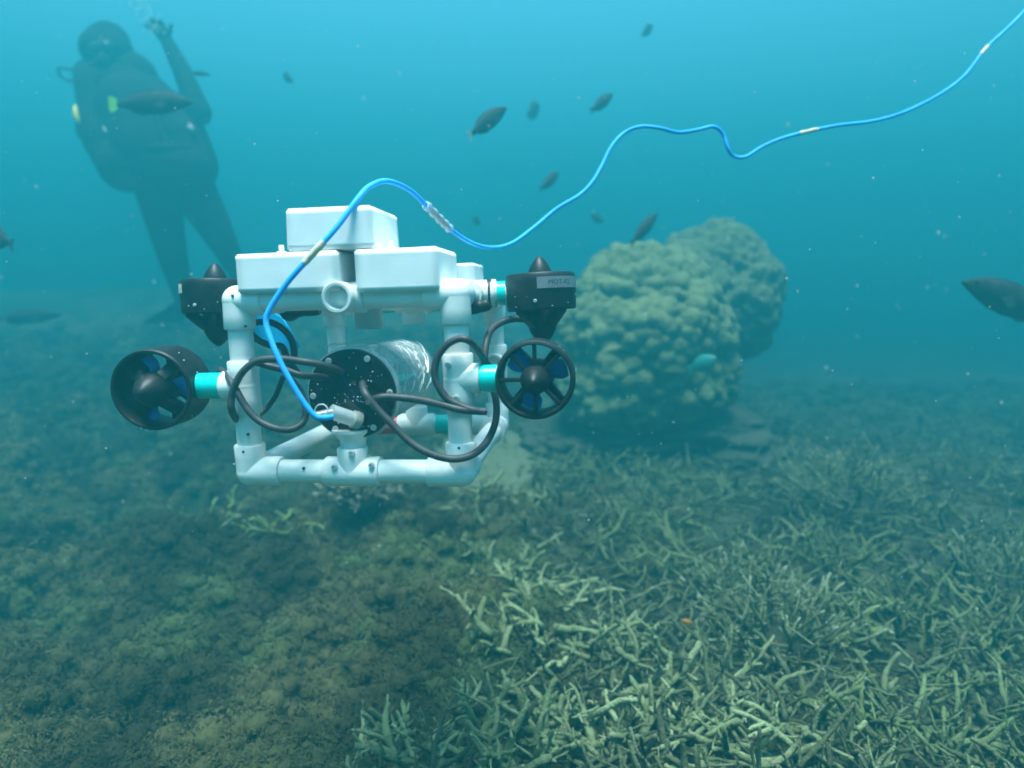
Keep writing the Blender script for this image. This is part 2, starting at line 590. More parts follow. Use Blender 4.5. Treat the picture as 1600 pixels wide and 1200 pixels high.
# ---------------------------------------------------------------- coral branches
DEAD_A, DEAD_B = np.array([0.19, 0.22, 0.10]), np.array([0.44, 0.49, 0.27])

def branch_mesh(seed, length, radius, forks, white_tip=0.0, sides=7, bend=0.3, name='branch', mat=None, tint=None):
    r = random.Random(seed)
    V, F, C = [], [], []
    tone = r.random()
    def grow(p, d, L, rad, lev):
        n = 8 if lev == 0 else 4
        pts, rd, tt = [p.copy()], [rad], [0.0]
        q = p.copy()
        dd = d.copy()
        for i in range(n):
            dd = (dd + Vector((r.gauss(0, bend), r.gauss(0, bend), r.gauss(0, bend))) * (0.55 if lev == 0 else 0.45)).normalized()
            q = q + dd * L / n
            pts.append(q.copy())
            t = (i + 1) / n
            rd.append(rad * (1 - 0.42 * t) * r.uniform(0.80, 1.2))
            tt.append(t)
        e = pts[-1] + dd * rd[-1] * 0.55
        pts.append(e)
        rd.append(rd[-1] * 0.55)
        tt.append(1.08)
        o = len(V)
        mb = MB().tube(pts, rd, sides if lev == 0 else max(5, sides - 1))
        V.extend(mb.v)
        F.extend([tuple(i + o for i in f) for f in mb.f])
        ns = sides if lev == 0 else max(5, sides - 1)
        for t in tt:
            for _ in range(ns):
                C.append((t, lev))
        if lev < 2:
            for _ in range(forks if lev == 0 else r.randint(0, 1)):
                k = r.randint(1, n - 1)
                sd_ = Vector((r.gauss(0, 1), r.gauss(0, 1), r.gauss(0, 0.6)))
                nd = (dd * 0.55 + sd_.normalized() * 0.9).normalized()
                grow(pts[k], nd, L * r.uniform(0.25, 0.55), rd[k] * r.uniform(0.62, 0.85), lev + 1)
    grow(Vector((0, 0, 0)), Vector((0, 0, 1)), length, radius, 0)
    Vn = np.array([tuple(v) for v in V])
    Vn = Vn + radius * 0.55 * (np.column_stack([vnoise(Vn * 130 + q_, seed + q_) for q_ in (1, 2, 3)]) - 0.5)
    V = [tuple(v) for v in Vn]
    c = np.array(C)
    col = DEAD_A if tint is None else np.array(tint[0])
    col2 = DEAD_B if tint is None else np.array(tint[1])
    k = np.clip(0.10 + 0.50 * tone + 1.1 * (fbm(Vn * 55 + seed, 3, seed) - 0.45), 0, 1)
    cc = col[None, :] * (1 - k[:, None]) + col2[None, :] * k[:, None]
    if white_tip:
        w = smooth(0.72, 1.0, c[:, 0])[:, None] * white_tip
        cc = cc * (1 - w) + np.array([0.72, 0.76, 0.60])[None, :] * w
    me = bpy.data.meshes.new(name)
    me.from_pydata([tuple(v) for v in V], [], F)
    me.polygons.foreach_set('use_smooth', [True] * len(me.polygons))
    at = me.color_attributes.new('Col', 'FLOAT_COLOR', 'POINT')
    full = np.ones((len(V), 4), np.float32)
    full[:, :3] = cc
    at.data.foreach_set('color', full.ravel())
    me.materials.append(mat or M['branch'])
    return me

DEAD = [branch_mesh(200 + i, random.uniform(0.07, 0.125), random.uniform(0.0055, 0.0085), random.randint(2, 4), bend=0.30) for i in range(20)]
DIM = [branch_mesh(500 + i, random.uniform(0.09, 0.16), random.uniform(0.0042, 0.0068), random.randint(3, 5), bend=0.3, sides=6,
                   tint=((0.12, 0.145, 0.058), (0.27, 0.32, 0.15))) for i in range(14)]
FINE = [branch_mesh(300 + i, random.uniform(0.10, 0.15), random.uniform(0.0036, 0.0050), random.randint(4, 6), white_tip=0.32, sides=6, bend=0.22,
                    tint=((0.14, 0.16, 0.07), (0.27, 0.30, 0.15))) for i in range(12)]
STUB = [branch_mesh(400 + i, random.uniform(0.05, 0.075), random.uniform(0.006, 0.008), random.randint(3, 4), white_tip=0.55, sides=6, bend=0.3,
                    tint=((0.16, 0.14, 0.10), (0.28, 0.25, 0.18))) for i in range(8)]
GREEN = [branch_mesh(450 + i, random.uniform(0.08, 0.12), random.uniform(0.0055, 0.007), random.randint(2, 3), white_tip=0.2, sides=6, bend=0.3,
                     tint=((0.16, 0.22, 0.07), (0.28, 0.36, 0.12))) for i in range(6)]

def mesh_arrays(me):
    V = np.empty(len(me.vertices) * 3, np.float32)
    me.vertices.foreach_get('co', V)
    C = np.empty(len(me.vertices) * 4, np.float32)
    me.color_attributes['Col'].data.foreach_get('color', C)
    me.calc_loop_triangles()
    T = np.empty(len(me.loop_triangles) * 3, np.int32)
    me.loop_triangles.foreach_get('vertices', T)
    return V.reshape(-1, 3), T.reshape(-1, 3), C.reshape(-1, 4)[:, :3]

def rand_rot(r, tilt_lo, tilt_hi, lean=None):
    az = r.uniform(0, 2 * math.pi) if lean is None else lean
    return Euler((0, R(r.uniform(tilt_lo, tilt_hi)), az), 'XYZ').to_matrix() @ Matrix.Rotation(r.uniform(0, 6.28), 3, 'Z')

def build_rubble():
    lib = [mesh_arrays(branch_mesh(600 + i, random.uniform(0.05, 0.12), random.uniform(0.0035, 0.007), random.randint(0, 2), sides=5, bend=0.3)) for i in range(14)]
    r = random.Random(5)
    x, y = visible_points(5600, 0.8, 4.4, 1.35)
    m = 1 - raw_mask(x, y)
    m = m * (1 - 0.75 * sand_mask(x, y))
    keep = rng.random(len(x)) < m * 0.9 + 0.012
    x, y = x[keep], y[keep]
    z = height(x, y)
    Vs, Fs, Cs, off = [], [], [], 0
    for i in range(len(x)):
        V, T, C = lib[r.randrange(len(lib))]
        rm = np.array(rand_rot(r, 35, 100))
        s = r.uniform(0.6, 1.15)
        Vs.append((V * s) @ rm.T + np.array([x[i], y[i], z[i] + r.uniform(-0.005, 0.03)]))
        Fs.append(T + off)
        Cs.append(C * r.uniform(0.22, 0.78))
        off += len(V)
    o = link('coral_rubble', np_mesh('coral_rubble', np.concatenate(Vs), np.concatenate(Fs), [M['rubble']], np.concatenate(Cs)))
    tag(o, 'broken dead coral sticks strewn over the sea floor', 'coral rubble', kind='stuff')
build_rubble()

def thicket(x, y, rx, ry, n, label, lib=DEAD, tilt=(52, 97), lift=0.05, size=(0.8, 1.2), group='dead staghorn coral thickets', seed=0, name='staghorn_coral'):
    r = random.Random(seed + 77)
    z0 = ground(x, y)
    root = link(name, None, None, (x, y, z0))
    tag(root, label, 'coral', group)
    for i in range(n):
        a, q = r.uniform(0, 6.283), math.sqrt(r.random())
        px, py = rx * q * math.cos(a), ry * q * math.sin(a)
        pz = ground(x + px, y + py) - z0 + r.uniform(-0.01, lift) * (1 - 0.5 * q)
        o = link('branch', lib[r.randrange(len(lib))], root, (px, py, pz))
        o.rotation_euler = rand_rot(r, *tilt).to_euler()
        s = r.uniform(*size)
        o.scale = (s, s, s)
    return root

def bush(x, y, rad, n, label, lib=FINE, group='bushy corals with pale tips', seed=0, flat=0.55, size=(0.8, 1.15), name='bush_coral', lift=0.0):
    r = random.Random(seed + 7)
    z0 = ground(x, y)
    root = link(name, None, None, (x, y, z0))
    tag(root, label, 'coral', group)
    for i in range(n):
        u = math.sqrt((i + 0.5) / n)
        a = i * 2.39996
        tilt = u * R(78)
        d = Vector((math.sin(tilt) * math.cos(a), math.sin(tilt) * math.sin(a), math.cos(tilt)))
        p = Vector((d.x * rad * 0.62, d.y * rad * 0.62, d.z * rad * flat * 0.62 - 0.02 + lift))
        o = link('branch', lib[r.randrange(len(lib))], root, p)
        dd = (d + Vector((r.gauss(0, 0.18), r.gauss(0, 0.18), r.gauss(0, 0.12) + 0.15))).normalized()
        o.rotation_euler = (dd.to_track_quat('Z', 'Y').to_matrix() @ Matrix.Rotation(r.uniform(0, 6.28), 3, 'Z')).to_euler()
        s = r.uniform(*size)
        o.scale = (s, s, s)
    core = Matrix.Translation((0, 0, lift * 0.5)) @ Matrix.Diagonal((rad * 0.5, rad * 0.5, rad * flat * 0.55, 1))
    IV, IF = ico(3)
    IV = IV * (1 + 0.35 * (fbm(IV * 3 + seed, 3, seed) - 0.5))[:, None]
    IV = np.array([tuple(core @ Vector(v)) for v in IV])
    link('base', np_mesh('base', IV, IF, [M['rubble']], np.repeat(np.array([[0.045, 0.05, 0.033]]), len(IV), 0)), root)
    return root

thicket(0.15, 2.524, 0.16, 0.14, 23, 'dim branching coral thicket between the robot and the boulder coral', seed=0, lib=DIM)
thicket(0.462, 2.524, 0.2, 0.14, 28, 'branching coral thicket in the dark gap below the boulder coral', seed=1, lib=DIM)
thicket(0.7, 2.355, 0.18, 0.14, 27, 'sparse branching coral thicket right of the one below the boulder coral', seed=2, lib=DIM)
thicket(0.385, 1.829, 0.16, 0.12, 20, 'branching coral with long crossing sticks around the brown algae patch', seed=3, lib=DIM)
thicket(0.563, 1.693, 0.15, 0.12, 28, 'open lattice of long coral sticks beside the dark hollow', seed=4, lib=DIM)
thicket(-0.017, 1.736, 0.1, 0.12, 22, 'short pale coral sticks bordering the brown algae patch', seed=5)
thicket(-0.031, 2.107, 0.12, 0.14, 26, 'pale coral sticks in the strip running down from the sandy patch', seed=6)
thicket(0.079, 1.557, 0.11, 0.1, 24, 'pale coral sticks between the brown algae patch and the curved tangle', seed=7, tilt=(40, 95))
thicket(0.021, 1.338, 0.13, 0.1, 28, 'tangle of curved pale coral sticks in the middle of the bottom', seed=8, tilt=(50, 95))
thicket(0.209, 1.274, 0.12, 0.09, 23, 'loose coral sticks right of the curved pale tangle', seed=9, tilt=(50, 95))
thicket(-0.161, 1.03, 0.11, 0.08, 23, 'pale coral sticks at the edge of the algae carpet near the lower edge', seed=10, tilt=(25, 90))
thicket(0.0, 1.013, 0.11, 0.08, 28, 'upright pale coral sticks at the middle of the lower edge', seed=11, tilt=(15, 80))
thicket(0.164, 1.047, 0.11, 0.08, 27, 'cluster of stubby coral sticks beside the upright pale ones', seed=12, tilt=(30, 92))
thicket(0.325, 1.12, 0.11, 0.08, 23, 'pale forked coral sticks below the bush with white tips', seed=13, tilt=(45, 95))
thicket(0.401, 0.982, 0.12, 0.08, 23, 'thick coral sticks near the lower edge under the white tipped bush', seed=14, tilt=(35, 95))
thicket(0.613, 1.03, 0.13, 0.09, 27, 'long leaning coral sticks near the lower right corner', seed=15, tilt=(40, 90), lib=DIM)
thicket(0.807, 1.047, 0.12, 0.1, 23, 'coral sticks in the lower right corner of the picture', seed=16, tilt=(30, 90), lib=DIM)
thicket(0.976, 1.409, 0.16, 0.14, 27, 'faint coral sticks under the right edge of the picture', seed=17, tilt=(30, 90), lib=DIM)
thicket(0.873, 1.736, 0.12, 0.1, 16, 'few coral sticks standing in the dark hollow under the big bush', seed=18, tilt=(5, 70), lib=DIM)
bush(1.118, 2.139, 0.24, 75, 'big domed bush coral with pale tips on the right', seed=19, flat=0.6, lift=0.03)
bush(0.581, 1.338, 0.13, 48, 'low bush coral with bright white tips above the lower edge', seed=20, flat=0.5)
bush(0.583, 1.557, 0.1, 36, 'small dim bush coral beside the lattice of sticks', seed=21, flat=0.5)
bush(1.248, 1.594, 0.13, 46, 'bush coral with pale tips cut by the right edge', seed=22, flat=0.5)
bush(-0.493, 2.107, 0.15, 60, 'knobbly cauliflower coral with pale flecks under the robot', seed=23, lib=STUB, flat=0.75, lift=0.035, group='cauliflower corals')
bush(-0.168, 1.505, 0.035, 8, 'tiny white tipped coral sprig on the brown algae', seed=24, lib=STUB, flat=0.5, group='cauliflower corals', size=(0.5, 0.7))
thicket(-0.681, 1.889, 0.07, 0.05, 10, 'yellow green coral twigs lying on the algae below the robot', seed=25, lib=GREEN, tilt=(60, 95), group='yellow green coral twigs')
thicket(-0.945, 2.015, 0.06, 0.05, 10, 'yellow green coral twigs farther left on the algae', seed=26, lib=GREEN, tilt=(60, 95), group='yellow green coral twigs')
thicket(0.753, 1.395, 0.07, 0.06, 10, 'yellow green coral twigs between the two white tipped bushes', seed=27, lib=GREEN, tilt=(50, 95), group='yellow green coral twigs')

# ---------------------------------------------------------------- the boulder corals
def boulder(name, loc, size, knob_r, knob_h, seed, label, cola, colb, tilt=0.0, knobs=420, under=0.45, detail=6):
    IV, IF = ico(detail)
    r = np.random.default_rng(seed)
    base = IV * (1 + 0.30 * (fbm(IV * 1.1 + seed, 3, seed) - 0.5))[:, None]
    # knobs: the nearest of many scattered centres, two sizes
    def knob(cnt, rad, s):
        g = np.random.default_rng(s)
        c = g.normal(size=(cnt, 3))
        c /= np.linalg.norm(c, axis=1)[:, None]
        rr = rad * (0.7 + 0.6 * g.random(cnt))
        best = np.zeros(len(IV))
        for a in range(0, len(IV), 20000):
            dd = IV[a:a + 20000] @ c.T
            ang = np.arccos(np.clip(dd, -1, 1)) / rr[None, :]
            best[a:a + 20000] = (np.sqrt(np.clip(1 - ang ** 2, 0, 1)) * rr[None, :] / rad).max(1)
        return best
    k1 = knob(int(knobs * 0.30), knob_r * 2.0, seed + 1)
    k2 = knob(int(knobs * 3.8), knob_r * 0.62, seed + 2)
    fine = fbm(IV * 16, 3, seed + 5) - 0.5
    disp = knob_h * (1.0 * k1 + 0.95 * k2) + knob_h * 0.3 * fine
    V = base * (1 + disp)[:, None]
    low = smooth(-0.1, -0.85, V[:, 2])
    V[:, 0] *= 1 - under * low
    V[:, 1] *= 1 - under * low
    V = V * np.array(size)[None, :]
    pat = fbm(IV * 5, 4, seed + 9)
    t = np.clip(0.15 + 0.45 * k2 + 0.6 * fine + 1.1 * (pat - 0.5), 0, 1)  # knob tops paler and crevices darker, shading put into the colour, besides random mottling
    C = mix3(cola, colb, t)
    me = np_mesh(name, V, IF, [M['boulder']], C)
    o = link(name, me, None, loc, (0, tilt, 0))
    return tag(o, label, 'coral')

boulder('boulder_coral', (0.5701, 2.9977, 0.5235), (0.375, 0.35, 0.385), 0.125, 0.078, 31, 'big lumpy yellow green boulder coral behind the black thrusters', (0.10, 0.122, 0.052), (0.20, 0.235, 0.11), 0.0, 420, -0.22, 7)
boulder('boulder_coral', (1.033, 3.48, 0.7223), (0.305, 0.33, 0.32), 0.11, 0.068, 57, 'darker domed boulder coral rising behind the lumpy one', (0.085, 0.10, 0.05), (0.16, 0.18, 0.09), 0.12, 380, -0.08)
boulder('reef_rock', (0.6449, 3.1304, 0.0309), (0.52, 0.40, 0.15), 0.22, 0.14, 83, 'reef rock coloured dark for the shade under the boulder coral', (0.05, 0.055, 0.04), (0.10, 0.10, 0.07), 0.0, 120, 0.1)['category'] = 'rock'  # shade below the overhang is put into the rock's dark colours

# ---------------------------------------------------------------- the robot
bot = link('underwater_robot', None, None, (-0.1888, 0.7786, 0.5347), (-0.0071, -0.0304, -0.1213))
tag(bot, 'white plastic pipe underwater robot with foam floats and four black thrusters', 'robot')
W2, H, D = 0.131, 0.2073, 0.2956
PR, FR = 0.0142, 0.0178
HB = H - 0.009                          # the back top pipe sits a touch lower

def pipe(a, b, r=PR, name='pipe', mat='pvc'):
    return MB().tube([a, b], r, 28).build(name, M[mat], bot)

def fitting(c, arms, name='pipe_fitting', r=FR, open_dir=None):
    """sleeves along each arm direction with a round knuckle; arms: (direction, length)"""
    mb = MB()
    c = Vector(c)
    for d, L in arms:
        d = Vector(d).normalized()
        m = axis_mat(c, d)
        if open_dir is not None and (d - Vector(open_dir).normalized()).length < 1e-3:
            prof = [(r, 0), (r, L - 0.0015), (r - 0.0012, L), (r - 0.0042, L), (r - 0.0046, L - 0.004), (r - 0.0050, 0.004), (0.0, 0.003)]
        else:
            prof = [(r - 0.0004, 0), (r, L * 0.5), (r + 0.0004, L - 0.0018), (r - 0.0008, L), (PR - 0.001, L)]
        mb.lathe(prof, 32, m)
    if len(arms) > 1:
        mb.lathe([(max(r * 0.998 * math.sin(math.pi * i / 12), 1e-6), -r * 0.998 * math.cos(math.pi * i / 12)) for i in range(13)], 32, axis_mat(c, arms[0][0]))
    return mb.build(name, M['pvc'], bot, 40)

def screw(p, n=(0, -1, 0), r=0.0032, parent=None, inv=None):
    m = axis_mat(p, n)
    o = MB().lathe([(r * 1.15, -0.002), (r * 1.15, 0.0004), (r, 0.0016), (r * 0.55, 0.0018), (r * 0.5, 0.0008), (0.0, 0.0008)], 12, m).build('screw', M['steel'], parent or bot)
    return o

def hole(p, n=(0, -1, 0), r=0.0016):
    MB().lathe([(r, -0.002), (r, 0.0003), (0, 0.0004)], 10, axis_mat(p, n)).build('drill_hole', M['hole'], bot)

X, Y, Z = (1, 0, 0), (0, 1, 0), (0, 0, 1)
nX, nY, nZ = (-1, 0, 0), (0, -1, 0), (0, 0, -1)
zl, zr = 0.1059, 0.1099           # heights of the side tees on the front uprights
xt = -0.0012                          # the tee under the canister
xo = 0.0023                         # the open tee on the top front pipe

# front frame
pipe((-W2, 0, 0), (W2, 0, 0)); pipe((-W2, 0, H), (W2, 0, H))
pipe((-W2, 0, 0), (-W2, 0, H)); pipe((W2, 0, 0), (W2, 0, H))
# back frame
pipe((-W2, D, 0), (W2, D, 0)); pipe((-W2, D, HB), (W2, D, HB))
pipe((-W2, D, 0), (-W2, D, HB)); pipe((W2, D, 0), (W2, D, HB))
# rails
pipe((-W2, 0, 0), (-W2, D, 0)); pipe((W2, 0, 0), (W2, D, 0))
pipe((-W2, 0, H), (-W2, D, HB)); pipe((W2, 0, H), (W2, D, HB))
fitting((-W2, 0, 0), [(Z, 0.034), (X, 0.040), (Y, 0.034)], 'corner_fitting')
fitting((W2, 0, 0), [(Z, 0.036), (nX, 0.040), (Y, 0.034)], 'corner_fitting')
fitting((-W2, 0, H), [(nZ, 0.034), (X, 0.034), (Y, 0.034)], 'corner_fitting')
fitting((W2, 0, H), [(nZ, 0.034), (nX, 0.034), (Y, 0.034)], 'corner_fitting')
fitting((-W2, D, 0), [(Z, 0.034), (X, 0.034), (nY, 0.034)], 'corner_fitting')
fitting((W2, D, 0), [(Z, 0.034), (nX, 0.040), (nY, 0.034)], 'corner_fitting')
fitting((-W2, D, HB), [(nZ, 0.034), (X, 0.034), (nY, 0.034)], 'corner_fitting')
fitting((W2, D, HB), [(nZ, 0.034), (nX, 0.034), (nY, 0.034)], 'corner_fitting')
fitting((-W2, 0, zl), [(Z, 0.030), (nZ, 0.034), (nX, 0.026)], 'tee_fitting')
fitting((W2, 0, zr), [(Z, 0.030), (nZ, 0.034), (X, 0.026)], 'tee_fitting')
fitting((xt, 0, 0), [(X, 0.034), (nX, 0.034), (Z, 0.030)], 'tee_fitting')
fitting((xo, 0, H), [(X, 0.024), (nX, 0.024), (nY, 0.030)], 'tee_fitting', open_dir=nY)
fitting((xo, 0.075, H), [(Y, 0.030), (nY, 0.030), (nZ, 0.040)], 'tee_fitting', r=0.0176, open_dir=nZ)
pipe((xo, 0, H), (xo, D, HB))
fitting((xo, D, HB), [(X, 0.028), (nX, 0.028), (nY, 0.028)], 'tee_fitting')
xb = 0.0003
fitting((xb, D, HB), [(X, 0.028), (nX, 0.028), (nZ, 0.034)], 'tee_fitting', open_dir=nZ)
xbb = -0.0023
fitting((xbb, D, 0), [(X, 0.030), (nX, 0.030), (Z, 0.030)], 'tee_fitting', open_dir=Z)
fitting((W2, D, 0.0981), [(Z, 0.030), (nZ, 0.030), (nY, 0.026)], 'tee_fitting', open_dir=nY)
# canister support: a flared cup on the tee
MB().lathe([(PR, 0.0), (PR + 0.001, 0.024), (0.018, 0.030), (0.0245, 0.037), (0.0245, 0.040), (0.0, 0.040)], 32, axis_mat((xt, 0.004, 0.012), Z)).build('canister_cup', M['pvc'], bot)

def sleeve(a, b, mat, r, name='tape_band'):
    return MB().tube([a, b], r, 28).build(name, M[mat], bot)

# tape bands on the back pipes
sleeve((-0.0695,D,0),(-0.0326,D,0),'red',PR+0.0015)
sleeve((0.031,D,0),(0.0893,D,0),'teal',PR+0.0015)
sleeve((-0.0525,D,HB),(-0.0239,D,HB),'teal',PR+0.0015)
sleeve((0.0285,D,HB),(0.0576,D,HB),'teal',PR+0.0015)

# thruster stubs
LT, RT = Vector((-0.2361, 0.0, 0.1059)), Vector((0.2214, 0.0, 0.1099))     # horizontal thrusters
LV, RV = Vector((-0.2232, 0.11, 0.2073)), Vector((0.2202, 0.11, 0.2073))     # vertical thrusters
pipe((-W2, 0, zl), (LT.x + 0.040, 0, zl)); pipe((W2, 0, zr), (RT.x - 0.040, 0, zr))
sleeve((-W2 - 0.0265, 0, zl), (LT.x + 0.0445, 0, zl), 'teal', PR + 0.0016)
sleeve((W2 + 0.0265, 0, zr), (RT.x - 0.0445, 0, zr), 'teal', PR + 0.0016)
for s, t in ((-1, LV), (1, RV)):
    fitting((s * W2, t.y, H), [(Y, 0.028), (nY, 0.028), ((s, 0, 0), 0.032)], 'tee_fitting')
    pipe((s * W2, t.y, H), (t.x - s * 0.041, t.y, H))
    sleeve((s * (W2 + 0.034), t.y, H), (t.x - s * 0.0445, t.y, H), 'teal', PR + 0.0014)

# thrusters ------------------------------------------------------
def thruster(loc, zaxis, xaxis, label=None, ext=0.0, inset=0.0, blades=(18, 138, 258)):
    m = axis_mat(loc, zaxis, xaxis)
    Ro, Ri = 0.0452, 0.0392
    prof = [(Ri, -0.021), (Ri + 0.001, -0.0228), (Ro - 0.0024, -0.0232), (Ro - 0.0010, -0.021), (Ro - 0.0004, -0.004), (Ro, 0.014), (Ro - 0.0006, 0.020),
            (Ro - 0.0024, 0.0226), (Ri + 0.0014, 0.0232), (Ri + 0.0002, 0.0215), (Ri - 0.0006, 0.0)]
    prof = [(r, z - ext if z < -0.01 else z) for r, z in prof]
    t = MB().lathe(prof, 56, None, True).build('thruster', M['black'], bot, 30)
    t.matrix_local = m
    if label:
        t['label'] = label
    MB().lathe([(0.0, -0.002), (0.0158, -0.002), (0.0165, 0.012), (0.0162, 0.0215), (0.0148, 0.027), (0.0118, 0.0335), (0.0078, 0.0395), (0.0038, 0.0440), (0.0, 0.0462)], 32).build('nose_cone', M['black'], t)
    for a in (90, 45, -45, -90, -135, 180, 135):
        MB().box((0.0275, 0, 0.0165), (0.0245, 0.0042, 0.0075), Matrix.Rotation(R(a), 4, 'Z')).build('spoke', M['black'], t, bevel=0.0012)
    for a in blades:
        V, F = [], []
        for i in range(7):
            u = i / 6
            r = 0.013 + 0.0235 * u
            half = R(16 + 9 * math.sin(u * 3.0))
            for j in range(6):
                w = j / 5 * 2 - 1
                ang = R(a) + half * w
                z = -0.006 + 0.0075 * w * (1 - 0.45 * u)
                V.append((r * math.cos(ang), r * math.sin(ang), z))
        n = len(V)
        V += [(p[0], p[1], p[2] - 0.0012) for p in V]
        for i in range(6):
            for j in range(5):
                k = i * 6 + j
                F += [(k, k + 1, k + 7, k + 6), (n + k, n + k + 6, n + k + 7, n + k + 1)]
        for i in range(6):
            k = i * 6
            F += [(k, k + 6, n + k + 6, n + k), (k + 5, n + k + 5, n + k + 11, k + 11)]
        for j in range(5):
            F += [(j, n + j, n + j + 1, j + 1), (36 + j, 37 + j, n + 37 + j, n + 36 + j)]
        MB().add(V, F).build('propeller_blade', M['blue_blade'], t, 50)
    MB().lathe([(0.0, -0.003), (0.0135, -0.004), (0.0150, -0.014), (0.0185, -0.022), (0.0195, -0.034), (0.0188, -0.042), (0.0168, -0.049), (0.0130, -0.0565), (0.0078, -0.0630), (0.0030, -0.0668), (0.0, -0.0680)], 32, Matrix.Translation((0, 0, inset))).build('motor_housing', M['black'], t)
    for a in (50, 130, 230, 310):
        mb = MB()
        prof = [(r, z + inset) for r, z in [(0.0405, -0.0195), (0.0405, -0.0262), (0.0195, -0.0445), (0.0165, -0.0445), (0.0165, -0.030), (0.030, -0.0195)]]
        w = 0.0062
        V = [(r, -w, z) for r, z in prof] + [(r, w, z) for r, z in prof]
        F = [tuple(range(6)), tuple(reversed(range(6, 12)))] + [(i, i + 6, (i + 1) % 6 + 6, (i + 1) % 6) for i in range(6)]
        mb.add([Matrix.Rotation(R(a), 4, 'Z') @ Vector(v) for v in V], F).build('strut', M['black'], t, bevel=0.001)
    return t

th_lh = thruster(LT, (-0.10, 1, 0.02), (1, 0, 0), ext=0.005, inset=0.018, blades=(0, 120, 240))   # this one has the longer barrel
th_lh.scale = (1.1, 1.1, 1.1)
th_rh = thruster(RT, (0, -1, 0), (1, 0, 0))
th_lv = thruster(LV + Vector((0, 0, 0.007)), (0.02, 0.03, 1), (1, 0, 0))
th_rv = thruster(RV, (-0.03, 0.03, 1), (1, 0, 0), 'thruster with a silver tape label')

def wrap_strip(t, a0, a1, z0, z1, r, name, mat, n=18, th=0.0005):
    V, F = [], []
    for i in range(n + 1):
        a = R(a0 + (a1 - a0) * i / n)
        for rr, z in ((r, z0), (r, z1), (r + th, z1), (r + th, z0)):
            V.append((rr * math.cos(a), rr * math.sin(a), z))
    for i in range(n):
        for k in range(4):
            F.append((i * 4 + k, i * 4 + (k + 1) % 4, i * 4 + 4 + (k + 1) % 4, i * 4 + 4 + k))
    F += [(0, 1, 2, 3), tuple(n * 4 + k for k in (3, 2, 1, 0))]
    return MB().add(V, F).build(name, M[mat], t, 30)

wrap_strip(th_rv, -91, -4, 0.0028, 0.0168, 0.0452, 'tape_label', 'silver')
wrap_strip(th_lv, 176, 236, 0.004, 0.016, 0.0452, 'tape_label', 'tape_tan')

def wrap_text(t, body, a0, z, size, r):
    cu = bpy.data.curves.new('lettering', 'FONT')
    cu.body = body
    cu.size = size
    cu.resolution_u = 2
    o = bpy.data.objects.new('lettering', cu)
    COL.objects.link(o)
    dg = bpy.context.evaluated_depsgraph_get()
    me = bpy.data.meshes.new_from_object(o.evaluated_get(dg))
    COL.objects.unlink(o)
    bpy.data.objects.remove(o)
    for v in me.vertices:
        a = R(a0) + v.co.x / r
        v.co = Vector((r * math.cos(a), r * math.sin(a), z + v.co.y))
    me.materials.clear()
    me.materials.append(M['ink'])
    return link('lettering', me, t)
wrap_text(th_rv, 'MOT-R2', -74, 0.0068, 0.0088, 0.0459)
for j_, t in enumerate((th_lh, th_rh, th_rv, th_lv)):
    bb = MB()
    rj = random.Random(40 + j_)
    for k in range(18):
        a_, z_, r_ = rj.uniform(0, 6.283), rj.uniform(-0.019, 0.018), rj.uniform(0.0003, 0.0009)
        d_ = Vector((math.cos(a_), math.sin(a_), 0))
        bb.lathe([(1e-6, -r_), (r_, -r_ * 0.3), (r_ * 0.8, r_ * 0.7), (1e-6, r_)], 6, axis_mat(d_ * 0.0451 + Vector((0, 0, z_)), d_))
    bb.build('clinging_bubbles', M['bubble'], t)['kind'] = 'stuff'
for t in (th_rv, th_lv):
    for a in (-95, 150):
        screw((0.0448 * math.cos(R(a)), 0.0448 * math.sin(R(a)), -0.012), (math.cos(R(a)), math.sin(R(a)), 0), 0.002, t)

# foam floats ----------------------------------------------------
def foam(x0, x1, y0, y1, z0, z1, seed, name='foam_float', rotz=0.0, taper=0.0):
    c = Vector(((x0 + x1) / 2, (y0 + y1) / 2, (z0 + z1) / 2))
    sx, sy, sz = x1 - x0, y1 - y0, z1 - z0
    bm = bmesh.new()
    bmesh.ops.create_cube(bm, size=1)
    for v in bm.verts:
        k = 1 + taper * v.co.z
        v.co = Vector((v.co.x * sx * k, v.co.y * sy, v.co.z * sz))
    bmesh.ops.bevel(bm, geom=bm.edges[:], offset=0.0020, segments=2, affect='EDGES')
    bmesh.ops.subdivide_edges(bm, edges=[e for e in bm.edges if e.calc_length() > 0.02], cuts=9, use_grid_fill=True)
    P = np.array([v.co[:] for v in bm.verts])
    nz = fbm(P * 55 + seed, 3, seed) - 0.5
    nw = fbm(P * 18 + seed, 2, seed + 3) - 0.5
    bm.normal_update()
    for i, v in enumerate(bm.verts):
        v.co += v.normal * (0.0003 * nz[i] + 0.0012 * nw[i])
    me = bpy.data.meshes.new(name)
    bm.to_mesh(me)
    bm.free()
    me.polygons.foreach_set('use_smooth', [True] * len(me.polygons))
    me.materials.append(M['foam'])
    return link(name, me, bot, c, (0, 0, rotz))

foam(-0.1179,0.0037,-0.024,0.085,0.2145,0.2594,1)
foam(0.0231,0.1172,-0.024,0.085,0.2114,0.2595,2)
foam(-0.0554,0.0444,-0.02,0.085,0.2610,0.3075,3,taper=-0.04)
foam(-0.0189,0.1202,0.19,0.27,0.222,0.2518,4)

